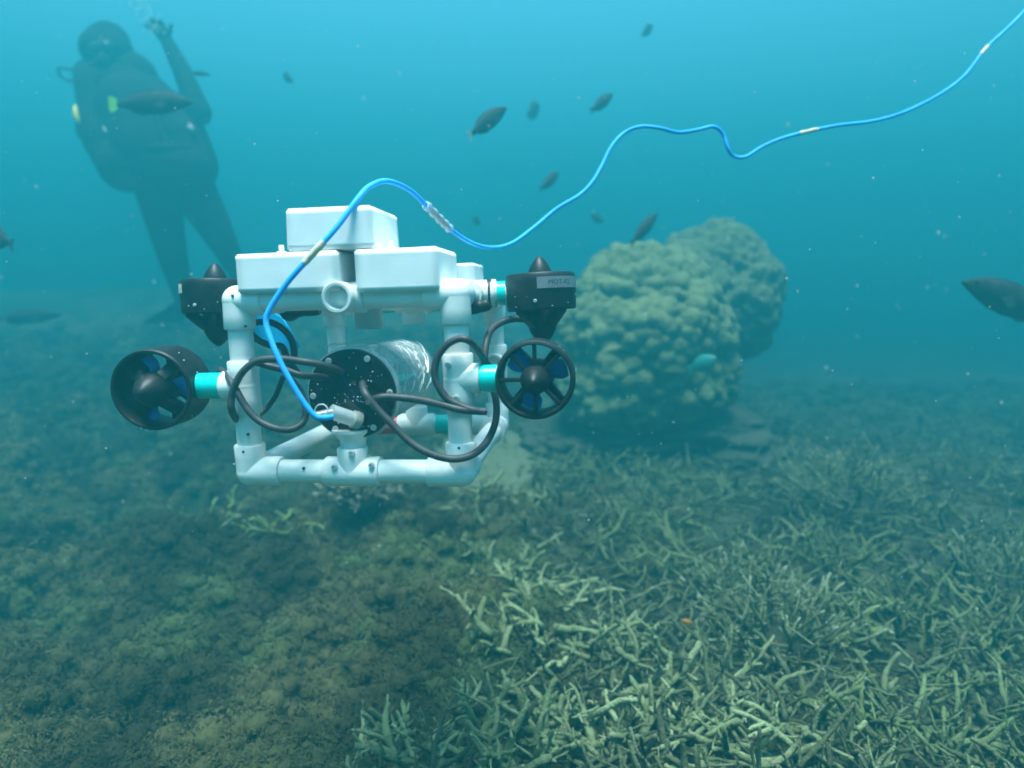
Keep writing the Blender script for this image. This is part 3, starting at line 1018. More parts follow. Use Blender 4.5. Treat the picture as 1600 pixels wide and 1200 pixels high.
# the canister ---------------------------------------------------
cc = Vector((0.0038, 0.0, 0.0944))
CL = 0.205
def cyl_y(prof, name, mat, n=48, parent=None, closed=False, angle=35):
    return MB().lathe(prof, n, axis_mat(cc, Y), closed).build(name, M[mat], parent or bot, angle)
film_v, film_f = [], []
nr, na = 90, 120
for i in range(nr):
    yy = 0.014 + (CL - 0.014) * i / (nr - 1)
    for k in range(na):
        a = 2 * math.pi * k / na
        film_v.append((0.0495 * math.cos(a), yy, 0.0495 * math.sin(a)))
fv = np.array(film_v)
q = np.column_stack([fv[:, 0] * 60, fv[:, 1] * 190, fv[:, 2] * 60])
q[:, 1] += fv[:, 0] * 160
wr = 1 - np.abs(2 * fbm(q, 3, 70) - 1)
rr = 0.0495 + 0.0026 * (wr - 0.7) + 0.0016 * (fbm(fv * 260, 2, 71) - 0.5)
an = np.arctan2(fv[:, 2], fv[:, 0])
fv = np.column_stack([rr * np.cos(an), fv[:, 1], rr * np.sin(an)])
ff = [(i * na + k, i * na + (k + 1) % na, (i + 1) * na + (k + 1) % na, (i + 1) * na + k) for i in range(nr - 1) for k in range(na)]
canister = link('canister', np_mesh('canister', fv, np.array(ff), [M['film']]), bot, cc)
canister['label'] = 'clear canister wrapped in crinkled plastic film'
def on_can(mb, name, mat, angle=35):
    return link(name, mb.mesh(name, M[mat], angle), canister)
AY = axis_mat((0, 0, 0), Y)
on_can(MB().lathe([(0.0, 0.009), (0.0440, 0.009), (0.0440, 0.2), (0.0, 0.2)], 40, AY), 'inner_tube', 'acrylic')
on_can(MB().box((0, 0.1, 0.0), (0.062, 0.17, 0.003)), 'circuit_board', 'teal')
on_can(MB().lathe([(0.0, 0.0002), (0.0560, 0.0002), (0.0565, 0.008), (0.0545, 0.0135), (0.0, 0.0135)], 56, AY), 'flange', 'clear')
on_can(MB().lathe([(0.0, -0.006), (0.0528, -0.006), (0.0536, -0.005), (0.0536, 0.0), (0.0, 0.0)], 8, AY), 'end_cap', 'black_gloss', 20).rotation_euler = (0, R(12), 0)
on_can(MB().lathe([(0.0, -0.0065), (0.0522, -0.0065), (0.0530, -0.0052), (0.0530, 0.0006), (0.0, 0.0006)], 64, AY), 'cap_disc', 'black_gloss')
on_can(MB().lathe([(0.0, CL - 0.004), (0.0505, CL - 0.004), (0.0505, CL + 0.006), (0.0, CL + 0.006)], 48, AY), 'rear_flange', 'acrylic')
cre = MB()  # raised folds in the film, coloured white to stand for streaks of highlight
rc = random.Random(21)
for k in range(120):
    y0_, a0_ = rc.uniform(0.02, CL - 0.01), R(rc.uniform(-25, 130))
    ext, sl = R(rc.uniform(6, 34)), rc.uniform(-0.02, 0.035)
    hw_ = rc.uniform(0.00025, 0.0007)
    V_, F_ = [], []
    for i in range(9):
        t_ = i / 8
        a_ = a0_ + ext * t_
        y_ = y0_ + sl * t_ + 0.002 * math.sin(t_ * 5 + k)
        w_ = hw_ * math.sin(math.pi * (0.08 + 0.84 * t_))
        for dy, rr_ in ((-w_, 0.0502), (0, 0.0502 + 1.3 * w_ + 0.0004), (w_, 0.0502)):
            V_.append((rr_ * math.cos(a_), y_ + dy, rr_ * math.sin(a_)))
    for i in range(8):
        for j in range(2):
            q0 = i * 3 + j
            F_.append((q0, q0 + 1, q0 + 4, q0 + 3))
    cre.add(V_, F_)
co_ = on_can(cre, 'film_crease_glints', 'crease_glint', 80)
co_['kind'] = 'stuff'
bub = MB()
rb = random.Random(9)
for k in range(70):
    a, q_ = rb.uniform(0, 6.283), math.sqrt(rb.random()) * 0.05
    r_ = rb.uniform(0.0003, 0.0009)
    bub.lathe([(1e-6, -r_), (r_, -r_ * 0.3), (r_ * 0.8, r_ * 0.7), (1e-6, r_)], 6, axis_mat((q_ * math.cos(a), -0.0068, q_ * math.sin(a)), nY))
bo = on_can(bub, 'clinging_bubbles', 'foam')
bo['kind'] = 'stuff'
for k in range(6):
    a = R(k * 60 + 2)
    screw((0.0468 * math.cos(a), -0.0065, 0.0468 * math.sin(a)), nY, 0.0034, canister)
# connector: a clear tube where the tether enters
MB().tube([(0.0073, -0.012, 0.0657), (-0.0126, -0.03, 0.0781)], 0.0088, 20).build('connector_sleeve', M['clear'], bot)
MB().tube([(0.0061, -0.0131, 0.0664), (0.0123, -0.0075, 0.0626)], 0.0105, 20).build('connector_nut', M['nut'], bot)
MB().tube([(-0.0107, -0.0295, 0.0765), (-0.0277, -0.0385, 0.0738)], 0.0058, 14).build('connector_plug', M['silver'], bot)
ring = MB().tube(bez([(-0.025, -0.045, 0.083), (-0.0209, -0.045, 0.0881), (-0.0141, -0.045, 0.0887), (-0.0099, -0.045, 0.0836), (-0.0118, -0.045, 0.0778), (-0.018, -0.045, 0.0757), (-0.0238, -0.045, 0.0786), (-0.025, -0.045, 0.083)], 5), 0.0009, 6).build('wire_ring', M['clear'], bot)

# cables on the robot -------------------------------------------
def wire(pts, r, name='power_cable', mat='rubber'):
    return MB().tube(bez(pts, 7), r, 10).build(name, M[mat], bot, 60)
wire([(-0.0051, -0.005, 0.1208), (-0.0179, -0.018, 0.1292), (-0.0369, -0.03, 0.1352), (-0.0673, -0.03, 0.1394), (-0.0944, -0.03, 0.1384), (-0.1116, -0.03, 0.129), (-0.1239, -0.03, 0.1143), (-0.1318, -0.03, 0.0964), (-0.1331, -0.03, 0.0814), (-0.1393, -0.01, 0.0663), (-0.1443, 0.02, 0.0551)],0.0042)
wire([(-0.1722, 0.02, 0.123), (-0.1505, -0.005, 0.1192), (-0.1292, -0.026, 0.1064), (-0.1147, -0.03, 0.0835), (-0.101, -0.03, 0.0683), (-0.0813, -0.03, 0.0591), (-0.0619, -0.03, 0.0575), (-0.052, -0.02, 0.0638), (-0.0561, -0.0, 0.0756), (-0.0703, 0.02, 0.0945), (-0.0886, 0.03, 0.111)],0.0042)
wire([(-0.0247, -0.004, 0.1134), (-0.0333, -0.02, 0.1178), (-0.0518, -0.02, 0.1195), (-0.0693, -0.02, 0.1258), (-0.0885, -0.02, 0.1306), (-0.1039, -0.02, 0.1353), (-0.1281, 0.01, 0.1335)],0.0042)
wire([(-0.1383, 0.03, 0.0589), (-0.1386, 0.06, 0.066), (-0.1241, 0.06, 0.0827), (-0.1148, 0.06, 0.101), (-0.1107, 0.06, 0.1093)],0.0034)
wire([(-0.1405, 0.04, 0.1783), (-0.1372, 0.05, 0.1794), (-0.12, 0.05, 0.1798), (-0.1036, 0.05, 0.1721), (-0.092, 0.05, 0.1574), (-0.089, 0.05, 0.1411), (-0.0927, 0.05, 0.1249), (-0.0827, 0.05, 0.1101)],0.0042)
wire([(-0.1429, 0.04, 0.1695), (-0.142, 0.05, 0.1625), (-0.1323, 0.05, 0.155), (-0.1181, 0.05, 0.1498), (-0.1054, 0.05, 0.1487), (-0.1004, 0.05, 0.1365), (-0.0973, 0.05, 0.1209)],0.0042)
wire([(0.0179, -0.004, 0.1075), (0.022, -0.016, 0.1053), (0.0302, -0.03, 0.0969), (0.0427, -0.03, 0.0799), (0.0604, -0.03, 0.0613), (0.0781, -0.03, 0.0428), (0.0998, -0.03, 0.0294), (0.1245, -0.026, 0.0217), (0.146, -0.022, 0.0245), (0.1589, -0.0, 0.0321), (0.1669, 0.02, 0.0471), (0.1699, 0.03, 0.0646), (0.169, 0.03, 0.084), (0.1655, 0.03, 0.0957)],0.0044)
wire([(0.0228, -0.004, 0.0847), (0.0401, -0.02, 0.0916), (0.0553, -0.02, 0.0929), (0.0852, -0.02, 0.0896), (0.1161, -0.026, 0.0844), (0.1383, -0.028, 0.0787), (0.164, -0.022, 0.0753)],0.0044)
wire([(0.1658, -0.02, 0.0749), (0.1524, -0.026, 0.0775), (0.1366, -0.026, 0.0835), (0.123, -0.026, 0.0909), (0.114, -0.026, 0.104), (0.1095, -0.026, 0.1185), (0.1133, -0.026, 0.1365), (0.1241, -0.026, 0.1505), (0.1374, -0.026, 0.1574), (0.1481, -0.026, 0.1564), (0.1545, -0.015, 0.1484), (0.1588, 0.0, 0.1361), (0.1634, 0.02, 0.1229), (0.173, 0.04, 0.1075)],0.0042)
wire([(0.2135, 0.11, 0.1692), (0.2045, 0.1, 0.1723), (0.1873, 0.1, 0.1743), (0.1707, 0.1, 0.1706), (0.1593, 0.08, 0.1621), (0.1555, 0.06, 0.1474), (0.1541, 0.05, 0.1286), (0.1542, 0.05, 0.1113)],0.0044)

# small hardware -------------------------------------------------
screw((-0.0181, -0.0182, 0.0097))
screw((0.0272, -0.0182, 0.0121))
screw((0.0041, -0.0182, 0.0266))
screw((0.1236, -0.0182, 0.1283))
screw((0.1316, -0.0182, 0.0903))
hole((-0.1275, -0.018, 0.2129))
hole((-0.13, -0.018, 0.0282))
hole((0.1322, -0.018, 0.0325))
hole((-0.1148, -0.018, 0.1772))
hole((-0.1244, -0.0146, 0.0485))
hole((-0.0578, -0.0146, 0.0071))
MB().tube(bez([(-0.1361, 0.12, 0.1914), (-0.1251, 0.12, 0.1911), (-0.1123, 0.12, 0.1908), (-0.1012, 0.12, 0.1922), (-0.0811, 0.12, 0.1934)],4), [0.006,0.010,0.012,0.013,0.0135,0.013,0.012,0.010,0.008,0.0075,0.0075,0.0075,0.008,0.0085,0.0085,0.0085,0.007], 14).build('strap_clamp', M['black'], bot)
MB().tube(bez([(0.1301, 0.06, 0.1959), (0.138, 0.06, 0.1934), (0.1459, 0.06, 0.1916), (0.1539, 0.06, 0.1922), (0.1611, 0.06, 0.1951)],4), [0.006,0.009,0.010,0.0105,0.011,0.011,0.0105,0.010,0.009,0.008,0.0075,0.0075,0.0075,0.0075,0.0075,0.007,0.005], 14).build('strap_clamp', M['black'], bot)
MB().lathe([(0.0168,-0.003),(0.0186,-0.003),(0.0186,0.003),(0.0168,0.003)], 28, axis_mat((W2+0.022, RV.y, H), (1,0.25,0)), True).build('strap_band', M['black'], bot)
MB().lathe([(0.0168,-0.003),(0.0186,-0.003),(0.0186,0.003),(0.0168,0.003)], 28, axis_mat((-W2, 0.055, H), Y), True).build('strap_band', M['black'], bot)
bp_ = [(-0.2019, 0.16, 0.1931), (-0.1766, 0.16, 0.1942), (-0.1562, 0.16, 0.1827), (-0.1433, 0.16, 0.1623), (-0.1325, 0.16, 0.1392), (-0.1578, 0.16, 0.1369), (-0.1749, 0.16, 0.1419), (-0.205, 0.16, 0.1564)]
nb_ = len(bp_)
MB().add([(x, y, z) for x, y, z in bp_] + [(x + 0.001, y + 0.0015, z) for x, y, z in bp_], [tuple(range(nb_)), tuple(reversed(range(nb_, 2 * nb_)))] + [(i, i + nb_, (i + 1) % nb_ + nb_, (i + 1) % nb_) for i in range(nb_)]).build('blue_sheet', M['blue_sheet'], bot)
MB().tube([(-0.0381, 0.03, 0.134), (-0.0371, 0.03, 0.1489), (-0.0329, 0.03, 0.1504), (0.003, 0.03, 0.1535), (0.0239, 0.03, 0.1531), (0.0293, 0.03, 0.1499), (0.0291, 0.03, 0.1327)], 0.0016, 8).build('wire_handle', M['clear'], bot)
MB().box((-0.0817, 0.02, 0.2661),(0.005,0.004,0.011)).box((-0.0817,0.02,0.2621),(0.010,0.006,0.004)).build('cable_tie', M['pvc'], bot)
MB().box((0.0539, 0.02, 0.2662),(0.005,0.004,0.011)).box((0.0539,0.02,0.2622),(0.010,0.006,0.004)).build('cable_tie', M['pvc'], bot)
MB().tube([(W2, D-0.062, 0.0), (W2, D-0.03, 0.0)], FR+0.0016, 24).build('film_wrap', M['clear'], bot)

# ---------------------------------------------------------------- the tether
def tether():
    P = bez([(-0.1975, 0.7228, 0.6121), (-0.2075, 0.7158, 0.612), (-0.2157, 0.7133, 0.616), (-0.2287, 0.7129, 0.6344), (-0.2405, 0.7138, 0.6553), (-0.2501, 0.7163, 0.6731), (-0.2605, 0.7214, 0.6955), (-0.2668, 0.7261, 0.7146), (-0.2633, 0.7282, 0.7291), (-0.2453, 0.732, 0.7566), (-0.223, 0.7356, 0.782), (-0.2064, 0.7381, 0.7999), (-0.1886, 0.7452, 0.8216), (-0.1719, 0.7613, 0.8496), (-0.1619, 0.784, 0.8674), (-0.1478, 0.8158, 0.8781), (-0.129, 0.8556, 0.8743), (-0.1127, 0.8941, 0.8604), (-0.0961, 0.9321, 0.8439), (-0.0812, 0.9606, 0.8309), (-0.0564, 0.9991, 0.8176), (-0.0294, 1.0391, 0.8145), (0.0, 1.0604, 0.8227), (0.0356, 1.0844, 0.8493), (0.0726, 1.109, 0.8809), (0.1108, 1.1326, 0.9053), (0.1332, 1.1459, 0.9278), (0.1505, 1.16, 0.956), (0.1681, 1.1748, 0.9901), (0.1915, 1.1886, 1.016), (0.2207, 1.2006, 1.0293), (0.256, 1.2107, 1.0295), (0.2919, 1.22, 1.0241), (0.3284, 1.2311, 1.031), (0.3597, 1.2423, 1.039), (0.38, 1.2508, 1.0278), (0.3881, 1.2473, 1.0027), (0.4029, 1.2558, 0.991), (0.4238, 1.2556, 0.9898), (0.4566, 1.2684, 1.0092), (0.4917, 1.2705, 1.0243), (0.543, 1.2828, 1.0394), (0.6069, 1.2948, 1.0535), (0.6718, 1.3063, 1.0631), (0.7255, 1.3184, 1.0776), (0.78, 1.3318, 1.1007), (0.8353, 1.3462, 1.1314), (0.879, 1.361, 1.1651), (0.9232, 1.3783, 1.2165), (0.968, 1.3938, 1.2549), (1.0134, 1.4098, 1.2964), (1.0786, 1.4299, 1.3675), (1.1919, 1.4685, 1.4987)], 8)
    n = len(P)
    o = MB().tube(P, 0.0032, 12).build('tether_cable', M['cable'], None, 60)
    tag(o, 'bright blue tether cable running from the robot up to the top corner', 'cable')
    def band(i0, i1, r, mat, name='tape_wrap', lumpy=0):
        pts = P[i0:i1 + 1]
        rad = [r * (1 + lumpy * math.sin(k * 2.1)) for k in range(len(pts))]
        MB().tube(pts, rad, 12).build(name, M[mat], o, 60)
    def near(p):
        p = Vector(p)
        return min(range(n), key=lambda i: (P[i] - p).length)
    band(near((-0.2244, 0.7353, 0.78)), near((-0.2043, 0.7385, 0.8027)), 0.004, 'tape_tan', lumpy=0)
    band(near((-0.1102, 0.8937, 0.8579)), near((-0.0848, 0.951, 0.8345)), 0.0056, 'clear', lumpy=0.25)
    band(near((-0.1081, 0.9035, 0.8558)), near((-0.0883, 0.9414, 0.8379)), 0.0045, 'silver', lumpy=0.12)
    band(near((0.5312, 1.2824, 1.037)), near((0.5666, 1.2834, 1.0441)), 0.0039, 'tape_tan', lumpy=0.12)
    band(near((0.9132, 1.3762, 1.2016)), near((0.9307, 1.3794, 1.2239)), 0.0038, 'tape_tan', lumpy=0)
tether()

# ---------------------------------------------------------------- fish
def fish(head, tail, label, tall=0.30, wide=0.15, skin='fish', fin='fish_fin', tail_mat=None, group=None, roll=0.0, forked=True, name='fish'):
    head, tail = Vector(head), Vector(tail)
    L = (head - tail).length
    ax = (head - tail).normalized()
    up = Vector((0, 0, 1))
    up = (up - ax * up.dot(ax)).normalized()
    side = up.cross(ax)
    m = Matrix((ax, side, up)).transposed().to_4x4() @ Matrix.Rotation(roll, 4, 'X')
    m.translation = (head + tail) / 2
    root = link(name, None)
    root.matrix_world = m
    tag(root, label, 'fish', group)
    prof = [(0.5, 0.015, 0.0), (0.47, 0.16, 0.0), (0.42, 0.34, 0.004), (0.33, 0.62, 0.008), (0.20, 0.90, 0.008), (0.05, 1.0, 0.004), (-0.10, 0.88, 0), (-0.22, 0.62, 0), (-0.30, 0.40, 0), (-0.36, 0.30, 0), (-0.40, 0.30, 0)]
    V, F = [], []
    n = 16
    for x, s, o in prof:
        for k in range(n):
            a = 2 * math.pi * k / n
            V.append((x * L, math.sin(a) * s * wide * L / 2 * (0.55 if x < -0.34 else 1), math.cos(a) * s * tall * L / 2 + o * L))
    for i in range(len(prof) - 1):
        for k in range(n):
            F.append((i * n + k, i * n + (k + 1) % n, (i + 1) * n + (k + 1) % n, (i + 1) * n + k))
    F += [tuple(range(n)), tuple((len(prof) - 1) * n + k for k in reversed(range(n)))]
    MB().add(V, F).build('body', M[skin], root, 70)
    def fin_(poly, nm, mat, th=0.006, y=0, rot=None):
        V = [(x * L, y * L - th * L / 2, z * L) for x, z in poly] + [(x * L, y * L + th * L / 2, z * L) for x, z in poly]
        k = len(poly)
        F = [tuple(range(k)), tuple(reversed(range(k, 2 * k)))] + [(i, i + k, (i + 1) % k + k, (i + 1) % k) for i in range(k)]
        o = MB().add(V, F).build(nm, M[mat], root, 30)
        return o
    t2 = tall / 0.30
    tm = tail_mat or fin
    if forked:
        fin_([(-0.385, 0.035 * t2), (-0.44, 0.07 * t2), (-0.50, 0.10 * t2), (-0.475, 0.045 * t2), (-0.462, 0.0), (-0.475, -0.045 * t2), (-0.50, -0.10 * t2), (-0.44, -0.07 * t2), (-0.385, -0.035 * t2)], 'tail_fin', tm)
    else:
        fin_([(-0.385, 0.04 * t2), (-0.44, 0.09 * t2), (-0.495, 0.10 * t2), (-0.50, 0.0), (-0.495, -0.10 * t2), (-0.44, -0.09 * t2), (-0.385, -0.04 * t2)], 'tail_fin', tm)
    fin_([(0.22, 0.12 * t2), (0.14, 0.158 * t2), (0.0, 0.168 * t2), (-0.16, 0.145 * t2), (-0.27, 0.095 * t2), (-0.28, 0.06 * t2), (0.0, 0.13 * t2)], 'dorsal_fin', fin)
    fin_([(-0.02, -0.13 * t2), (-0.10, -0.155 * t2), (-0.25, -0.10 * t2), (-0.28, -0.06 * t2), (-0.1, -0.11 * t2)], 'anal_fin', fin)
    for s in (-1, 1):
        fin_([(0.22, -0.03), (0.12, 0.01), (0.06, -0.04), (0.12, -0.075)], 'pectoral_fin', fin, y=s * wide * 0.47)
        MB().lathe([(max(0.016 * L * math.sin(math.pi * i / 6), 1e-6), -0.010 * L * math.cos(math.pi * i / 6)) for i in range(7)], 10, axis_mat((0.40 * L, s * wide * L * 0.19, 0.025 * L), Y)).build('eye', M['eye'], root)
    return root

fish((-0.0157, 2.1483, 1.3063), (-0.1291, 2.0318, 1.1958), 'dark slender fish heading up, largest of those above the blue cable', tail_mat='fish_pale', tall=0.26, group='dark reef fish')
fish((0.3942, 2.732, 1.5075), (0.2927, 2.6176, 1.4118), 'small dark fish in open water above the crest of the blue cable', tall=0.25, group='dark reef fish')
fish((0.1609, 4.0886, 1.8195), (0.0817, 3.8706, 1.7049), 'faint grey fish between two darker ones in open water', tall=0.35, group='dark reef fish')
fish((0.1927, 2.8448, 1.2323), (0.1073, 2.6799, 1.1368), 'thin dark fish just above the sagging blue cable', tall=0.22, group='dark reef fish')
fish((0.5033, 2.3596, 1.0135), (0.3885, 2.2424, 0.8975), 'dark fish pointing steeply up in front of the boulder coral top', tall=0.23, group='dark reef fish')
fish((1.179, 1.7704, 0.7725), (1.559, 1.9069, 0.6661), 'big dark fish cut off by the right edge of the picture', tall=0.22, group='dark reef fish', forked=False)
fish((-1.097, 2.4128, 1.3917), (-1.3906, 2.4119, 1.3851), 'dark fish with a bright green tail in front of the diver', tall=0.27, tail_mat='fish_green', forked=False, group='dark reef fish')
fish((-1.6084, 2.0468, 0.943), (-1.4186, 1.9363, 0.8756), 'fish at the left edge showing only its striped tail', tall=0.3, group='dark reef fish')
fish((-2.4253, 3.6169, 0.6185), (-2.7543, 3.5127, 0.5955), 'faint long fish low over the sea floor at the left edge', tall=0.22, group='dark reef fish')
fish((-1.2369, 3.7977, 1.9049), (-1.1488, 3.6866, 1.8329), 'tiny faint fish in open water above the foam floats', tall=0.3, group='dark reef fish')
fish((0.7601, 3.8342, 2.1649), (0.6785, 3.7202, 2.0724), 'tiny faint fish near the top edge of the picture', tall=0.3, group='dark reef fish')
fish((0.4449, 3.897, 1.1745), (0.5113, 3.789, 1.1247), 'tiny faint fish left of the one over the boulder coral', tall=0.35, group='dark reef fish')
fish((-1.3081, 3.0589, 1.6776), (-1.4027, 3.0604, 1.6886), 'small dark fish beside the forearm of the diver', tall=0.23, group='dark reef fish')
fish((-0.2202, 3.792, 1.1458), (-0.1658, 3.6857, 1.1077), 'tiny faint fish under the taped cable joint', tall=0.35, group='dark reef fish')
fish((0.7432, 2.4097, 0.5075), (0.6622, 2.4834, 0.4567), 'blue green fish low in front of the boulder coral', tall=0.5, wide=0.2, skin='parrot', fin='parrot', forked=False)
fish((0.74, 1.3241, -0.032), (0.7059, 1.3269, -0.0117), 'small orange fish among the pale tipped coral', tall=0.45, skin='orange', fin='orange')
fish((0.4088, 1.4101, 0.0052), (0.3772, 1.4117, 0.0166), 'small orange fish over the dead coral sticks', tall=0.4, skin='orange', fin='orange')

# ---------------------------------------------------------------- the diver
def build_diver():
    root = link('person', None, None, (-1.952, 3.714, 1.3096))
    root.name = 'person'
    tag(root, 'diver in a dark wetsuit with one hand raised, hovering behind the robot', 'person')
    o0 = Vector(root.location)
    def rel(p):
        return Vector(p) - o0
    mb = MB()
    for a, b, ra, rb in [((-2.1697, 3.814, 2.0212), (-2.2057, 3.7948, 2.0277), 0.112, 0.1), ((-2.1559, 3.8054, 1.9596), (-2.1075, 3.7919, 1.8638), 0.075, 0.085), ((-2.2457, 3.7871, 1.8296), (-1.9417, 3.7813, 1.7885), 0.085, 0.085), ((-2.0902, 3.7813, 1.7885), (-2.0211, 3.7573, 1.6175), 0.15, 0.155), ((-2.0315, 3.7621, 1.6517), (-1.9002, 3.7275, 1.4054), 0.155, 0.15), ((-1.9347, 3.726, 1.3951), (-1.7793, 3.7164, 1.3267), 0.135, 0.135), ((-1.9417, 3.7813, 1.7885), (-1.7035, 3.7165, 1.6864), 0.07, 0.06), ((-1.7035, 3.7165, 1.6864), (-1.6532, 3.6946, 1.6744), 0.06, 0.056), ((-1.6532, 3.6956, 1.6811), (-1.7546, 3.7468, 1.9023), 0.058, 0.045), ((-1.7546, 3.7468, 1.9023), (-1.8432, 3.7899, 2.0649), 0.045, 0.032), ((-2.2526, 3.7871, 1.8296), (-2.2612, 3.7236, 1.5933), 0.075, 0.062), ((-2.2612, 3.7236, 1.5933), (-2.064, 3.5986, 1.3504), 0.058, 0.042), ((-2.064, 3.5986, 1.3504), (-1.9932, 3.562, 1.3059), 0.036, 0.034), ((-1.914, 3.715, 1.3164), (-1.883, 3.7056, 1.1063), 0.115, 0.09), ((-1.883, 3.7056, 1.1063), (-1.8445, 3.6969, 0.9007), 0.088, 0.068), ((-1.8445, 3.6969, 0.9007), (-1.8599, 3.829, 0.6906), 0.068, 0.05), ((-1.7413, 3.715, 1.3164), (-1.6328, 3.7081, 1.1235), 0.115, 0.09), ((-1.6328, 3.7081, 1.1235), (-1.565, 3.7091, 0.9872), 0.088, 0.068), ((-1.565, 3.7091, 0.9872), (-1.539, 3.8442, 0.799), 0.066, 0.05), ((-1.8599, 3.829, 0.6906), (-1.8521, 3.7615, 0.6418), 0.045, 0.035), ((-1.539, 3.8442, 0.799), (-1.5218, 3.7755, 0.7413), 0.045, 0.035), ((-2.1497, 3.7081, 1.9859), (-2.1377, 3.6788, 1.9572), 0.018, 0.016), ((-2.158, 3.7314, 1.9361), (-2.1589, 3.7137, 1.9177), 0.03, 0.025), ((-1.8432, 3.7899, 2.0649), (-1.8775, 3.7975, 2.1192), 0.03, 0.034), ((-1.8569, 3.8004, 2.1395), (-1.8602, 3.7829, 2.1587), 0.0105, 0.01), ((-1.8602, 3.7829, 2.1587), (-1.8753, 3.7751, 2.1749), 0.01, 0.0085), ((-1.8809, 3.8018, 2.1497), (-1.8908, 3.7843, 2.1689), 0.0105, 0.01), ((-1.8908, 3.7843, 2.1689), (-1.9093, 3.7755, 2.1783), 0.01, 0.0085), ((-1.9015, 3.8008, 2.1429), (-1.9147, 3.7829, 2.1587), 0.0105, 0.01), ((-1.9147, 3.7829, 2.1587), (-1.9331, 3.7736, 2.1649), 0.01, 0.0085), ((-1.9152, 3.7985, 2.126), (-1.9283, 3.7796, 2.1351), 0.0105, 0.01), ((-1.9283, 3.7796, 2.1351), (-1.9467, 3.7699, 2.1379), 0.01, 0.0085), ((-1.8329, 3.7743, 2.098), (-1.8074, 3.768, 2.1245), 0.013, 0.011), ((-1.8074, 3.768, 2.1245), (-1.809, 3.7611, 2.1474), 0.011, 0.009), ((-1.9866, 3.5616, 1.3026), (-1.9553, 3.5377, 1.2766), 0.0115, 0.01), ((-1.9553, 3.5377, 1.2766), (-1.9445, 3.5476, 1.2749), 0.01, 0.009), ((-1.9866, 3.5616, 1.3026), (-1.9388, 3.5391, 1.2864), 0.0115, 0.01), ((-1.9388, 3.5391, 1.2864), (-1.928, 3.549, 1.2847), 0.01, 0.009), ((-1.9866, 3.5616, 1.3026), (-1.929, 3.5414, 1.3027), 0.0115, 0.01), ((-1.929, 3.5414, 1.3027), (-1.9181, 3.5513, 1.301), 0.01, 0.009), ((-1.9866, 3.5616, 1.3026), (-1.929, 3.5441, 1.3223), 0.0115, 0.01), ((-1.929, 3.5441, 1.3223), (-1.9181, 3.554, 1.3207), 0.01, 0.009), ((-2.0131, 3.5639, 1.319), (-1.9726, 3.5361, 1.3368), 0.013, 0.011)]:
        mb.capsule(rel(a), rel(b), ra * 1.08, rb * 1.08)
    tmp = link('tmp_body', mb.mesh('tmp_body', None))
    md = tmp.modifiers.new('r', 'REMESH')
    md.mode = 'VOXEL'
    md.voxel_size = 0.0075
    md.use_smooth_shade = True
    s2 = tmp.modifiers.new('s', 'SMOOTH')
    s2.factor = 0.5
    s2.iterations = 6
    dg = bpy.context.evaluated_depsgraph_get()
    me = bpy.data.meshes.new_from_object(tmp.evaluated_get(dg))
    bpy.data.objects.remove(tmp)
    me.name = 'body'
    me.materials.clear()
    me.materials.append(M['suit'])
    body = link('body', me, root)
    def cap(bones, name, mat, par=root, vox=0.012):
        mb = MB()
        for a, b, ra, rb in bones:
            mb.capsule(rel(a), rel(b), ra * 1.08, rb * 1.08)
        t = link('tmp', mb.mesh('tmp', None))
        m_ = t.modifiers.new('r', 'REMESH')
        m_.mode = 'VOXEL'
        m_.voxel_size = vox
        m_.use_smooth_shade = True
        s_ = t.modifiers.new('s', 'SMOOTH')
        s_.iterations = 4
        e = bpy.data.meshes.new_from_object(t.evaluated_get(bpy.context.evaluated_depsgraph_get()))
        bpy.data.objects.remove(t)
        e.materials.clear()
        e.materials.append(M[mat])
        e.name = name
        return link(name, e, par)
    cap([((-2.227, 3.7584, 1.841), (-1.946, 3.7508, 1.7867), 0.1, 0.1), ((-2.2207, 3.7465, 1.8278), (-2.1573, 3.6876, 1.5526), 0.095, 0.11), ((-1.9201, 3.7393, 1.777), (-1.7546, 3.698, 1.5548), 0.095, 0.12), ((-2.0384, 3.7136, 1.7376), (-1.9479, 3.6701, 1.5), 0.14, 0.15), ((-2.1634, 3.698, 1.5548), (-2.0612, 3.6757, 1.3963), 0.11, 0.12), ((-1.7595, 3.7084, 1.5571), (-1.7083, 3.688, 1.4116), 0.12, 0.125), ((-2.0554, 3.6687, 1.418), (-1.7122, 3.6654, 1.3944), 0.13, 0.125), ((-2.1838, 3.8963, 1.8877), (-2.0171, 3.8676, 1.5403), 0.13, 0.14), ((-2.2058, 3.8688, 1.9798), (-2.0899, 3.858, 1.9033), 0.11, 0.13), ((-2.2739, 3.7862, 1.8948), (-2.2332, 3.7675, 1.8338), 0.075, 0.09)], 'buoyancy_vest', 'vest')
    cap([((-2.0402, 3.5802, 1.507), (-1.8326, 3.5444, 1.468), 0.022, 0.022), ((-1.8326, 3.5444, 1.468), (-1.6795, 3.5808, 1.4754), 0.022, 0.022), ((-2.1046, 3.6448, 1.751), (-2.0072, 3.5802, 1.507), 0.022, 0.022), ((-1.8715, 3.6425, 1.7346), (-1.7841, 3.567, 1.4852), 0.022, 0.022)], 'harness_strap', 'suit', vox=0.009)
    cap([((-2.1973, 3.8169, 2.0417), (-2.1887, 3.842, 2.0764), 0.108, 0.104)], 'hood', 'suit')
    tank = MB().tube([rel(p) for p in [(-2.119, 4.0334, 1.8578), (-1.9826, 3.976, 1.4491)]], 0.085, 28).capsule(rel((-2.119, 4.0334, 1.8578)), rel((-2.1301, 4.0375, 1.887)), 0.083, 0.05).build('tank', M['tank'], root)
    MB().tube([rel(p) for p in [(-2.1411, 4.0427, 1.9235), (-2.1301, 4.0386, 1.8943)]], 0.026, 14).build('tank_valve', M['steel'], tank)
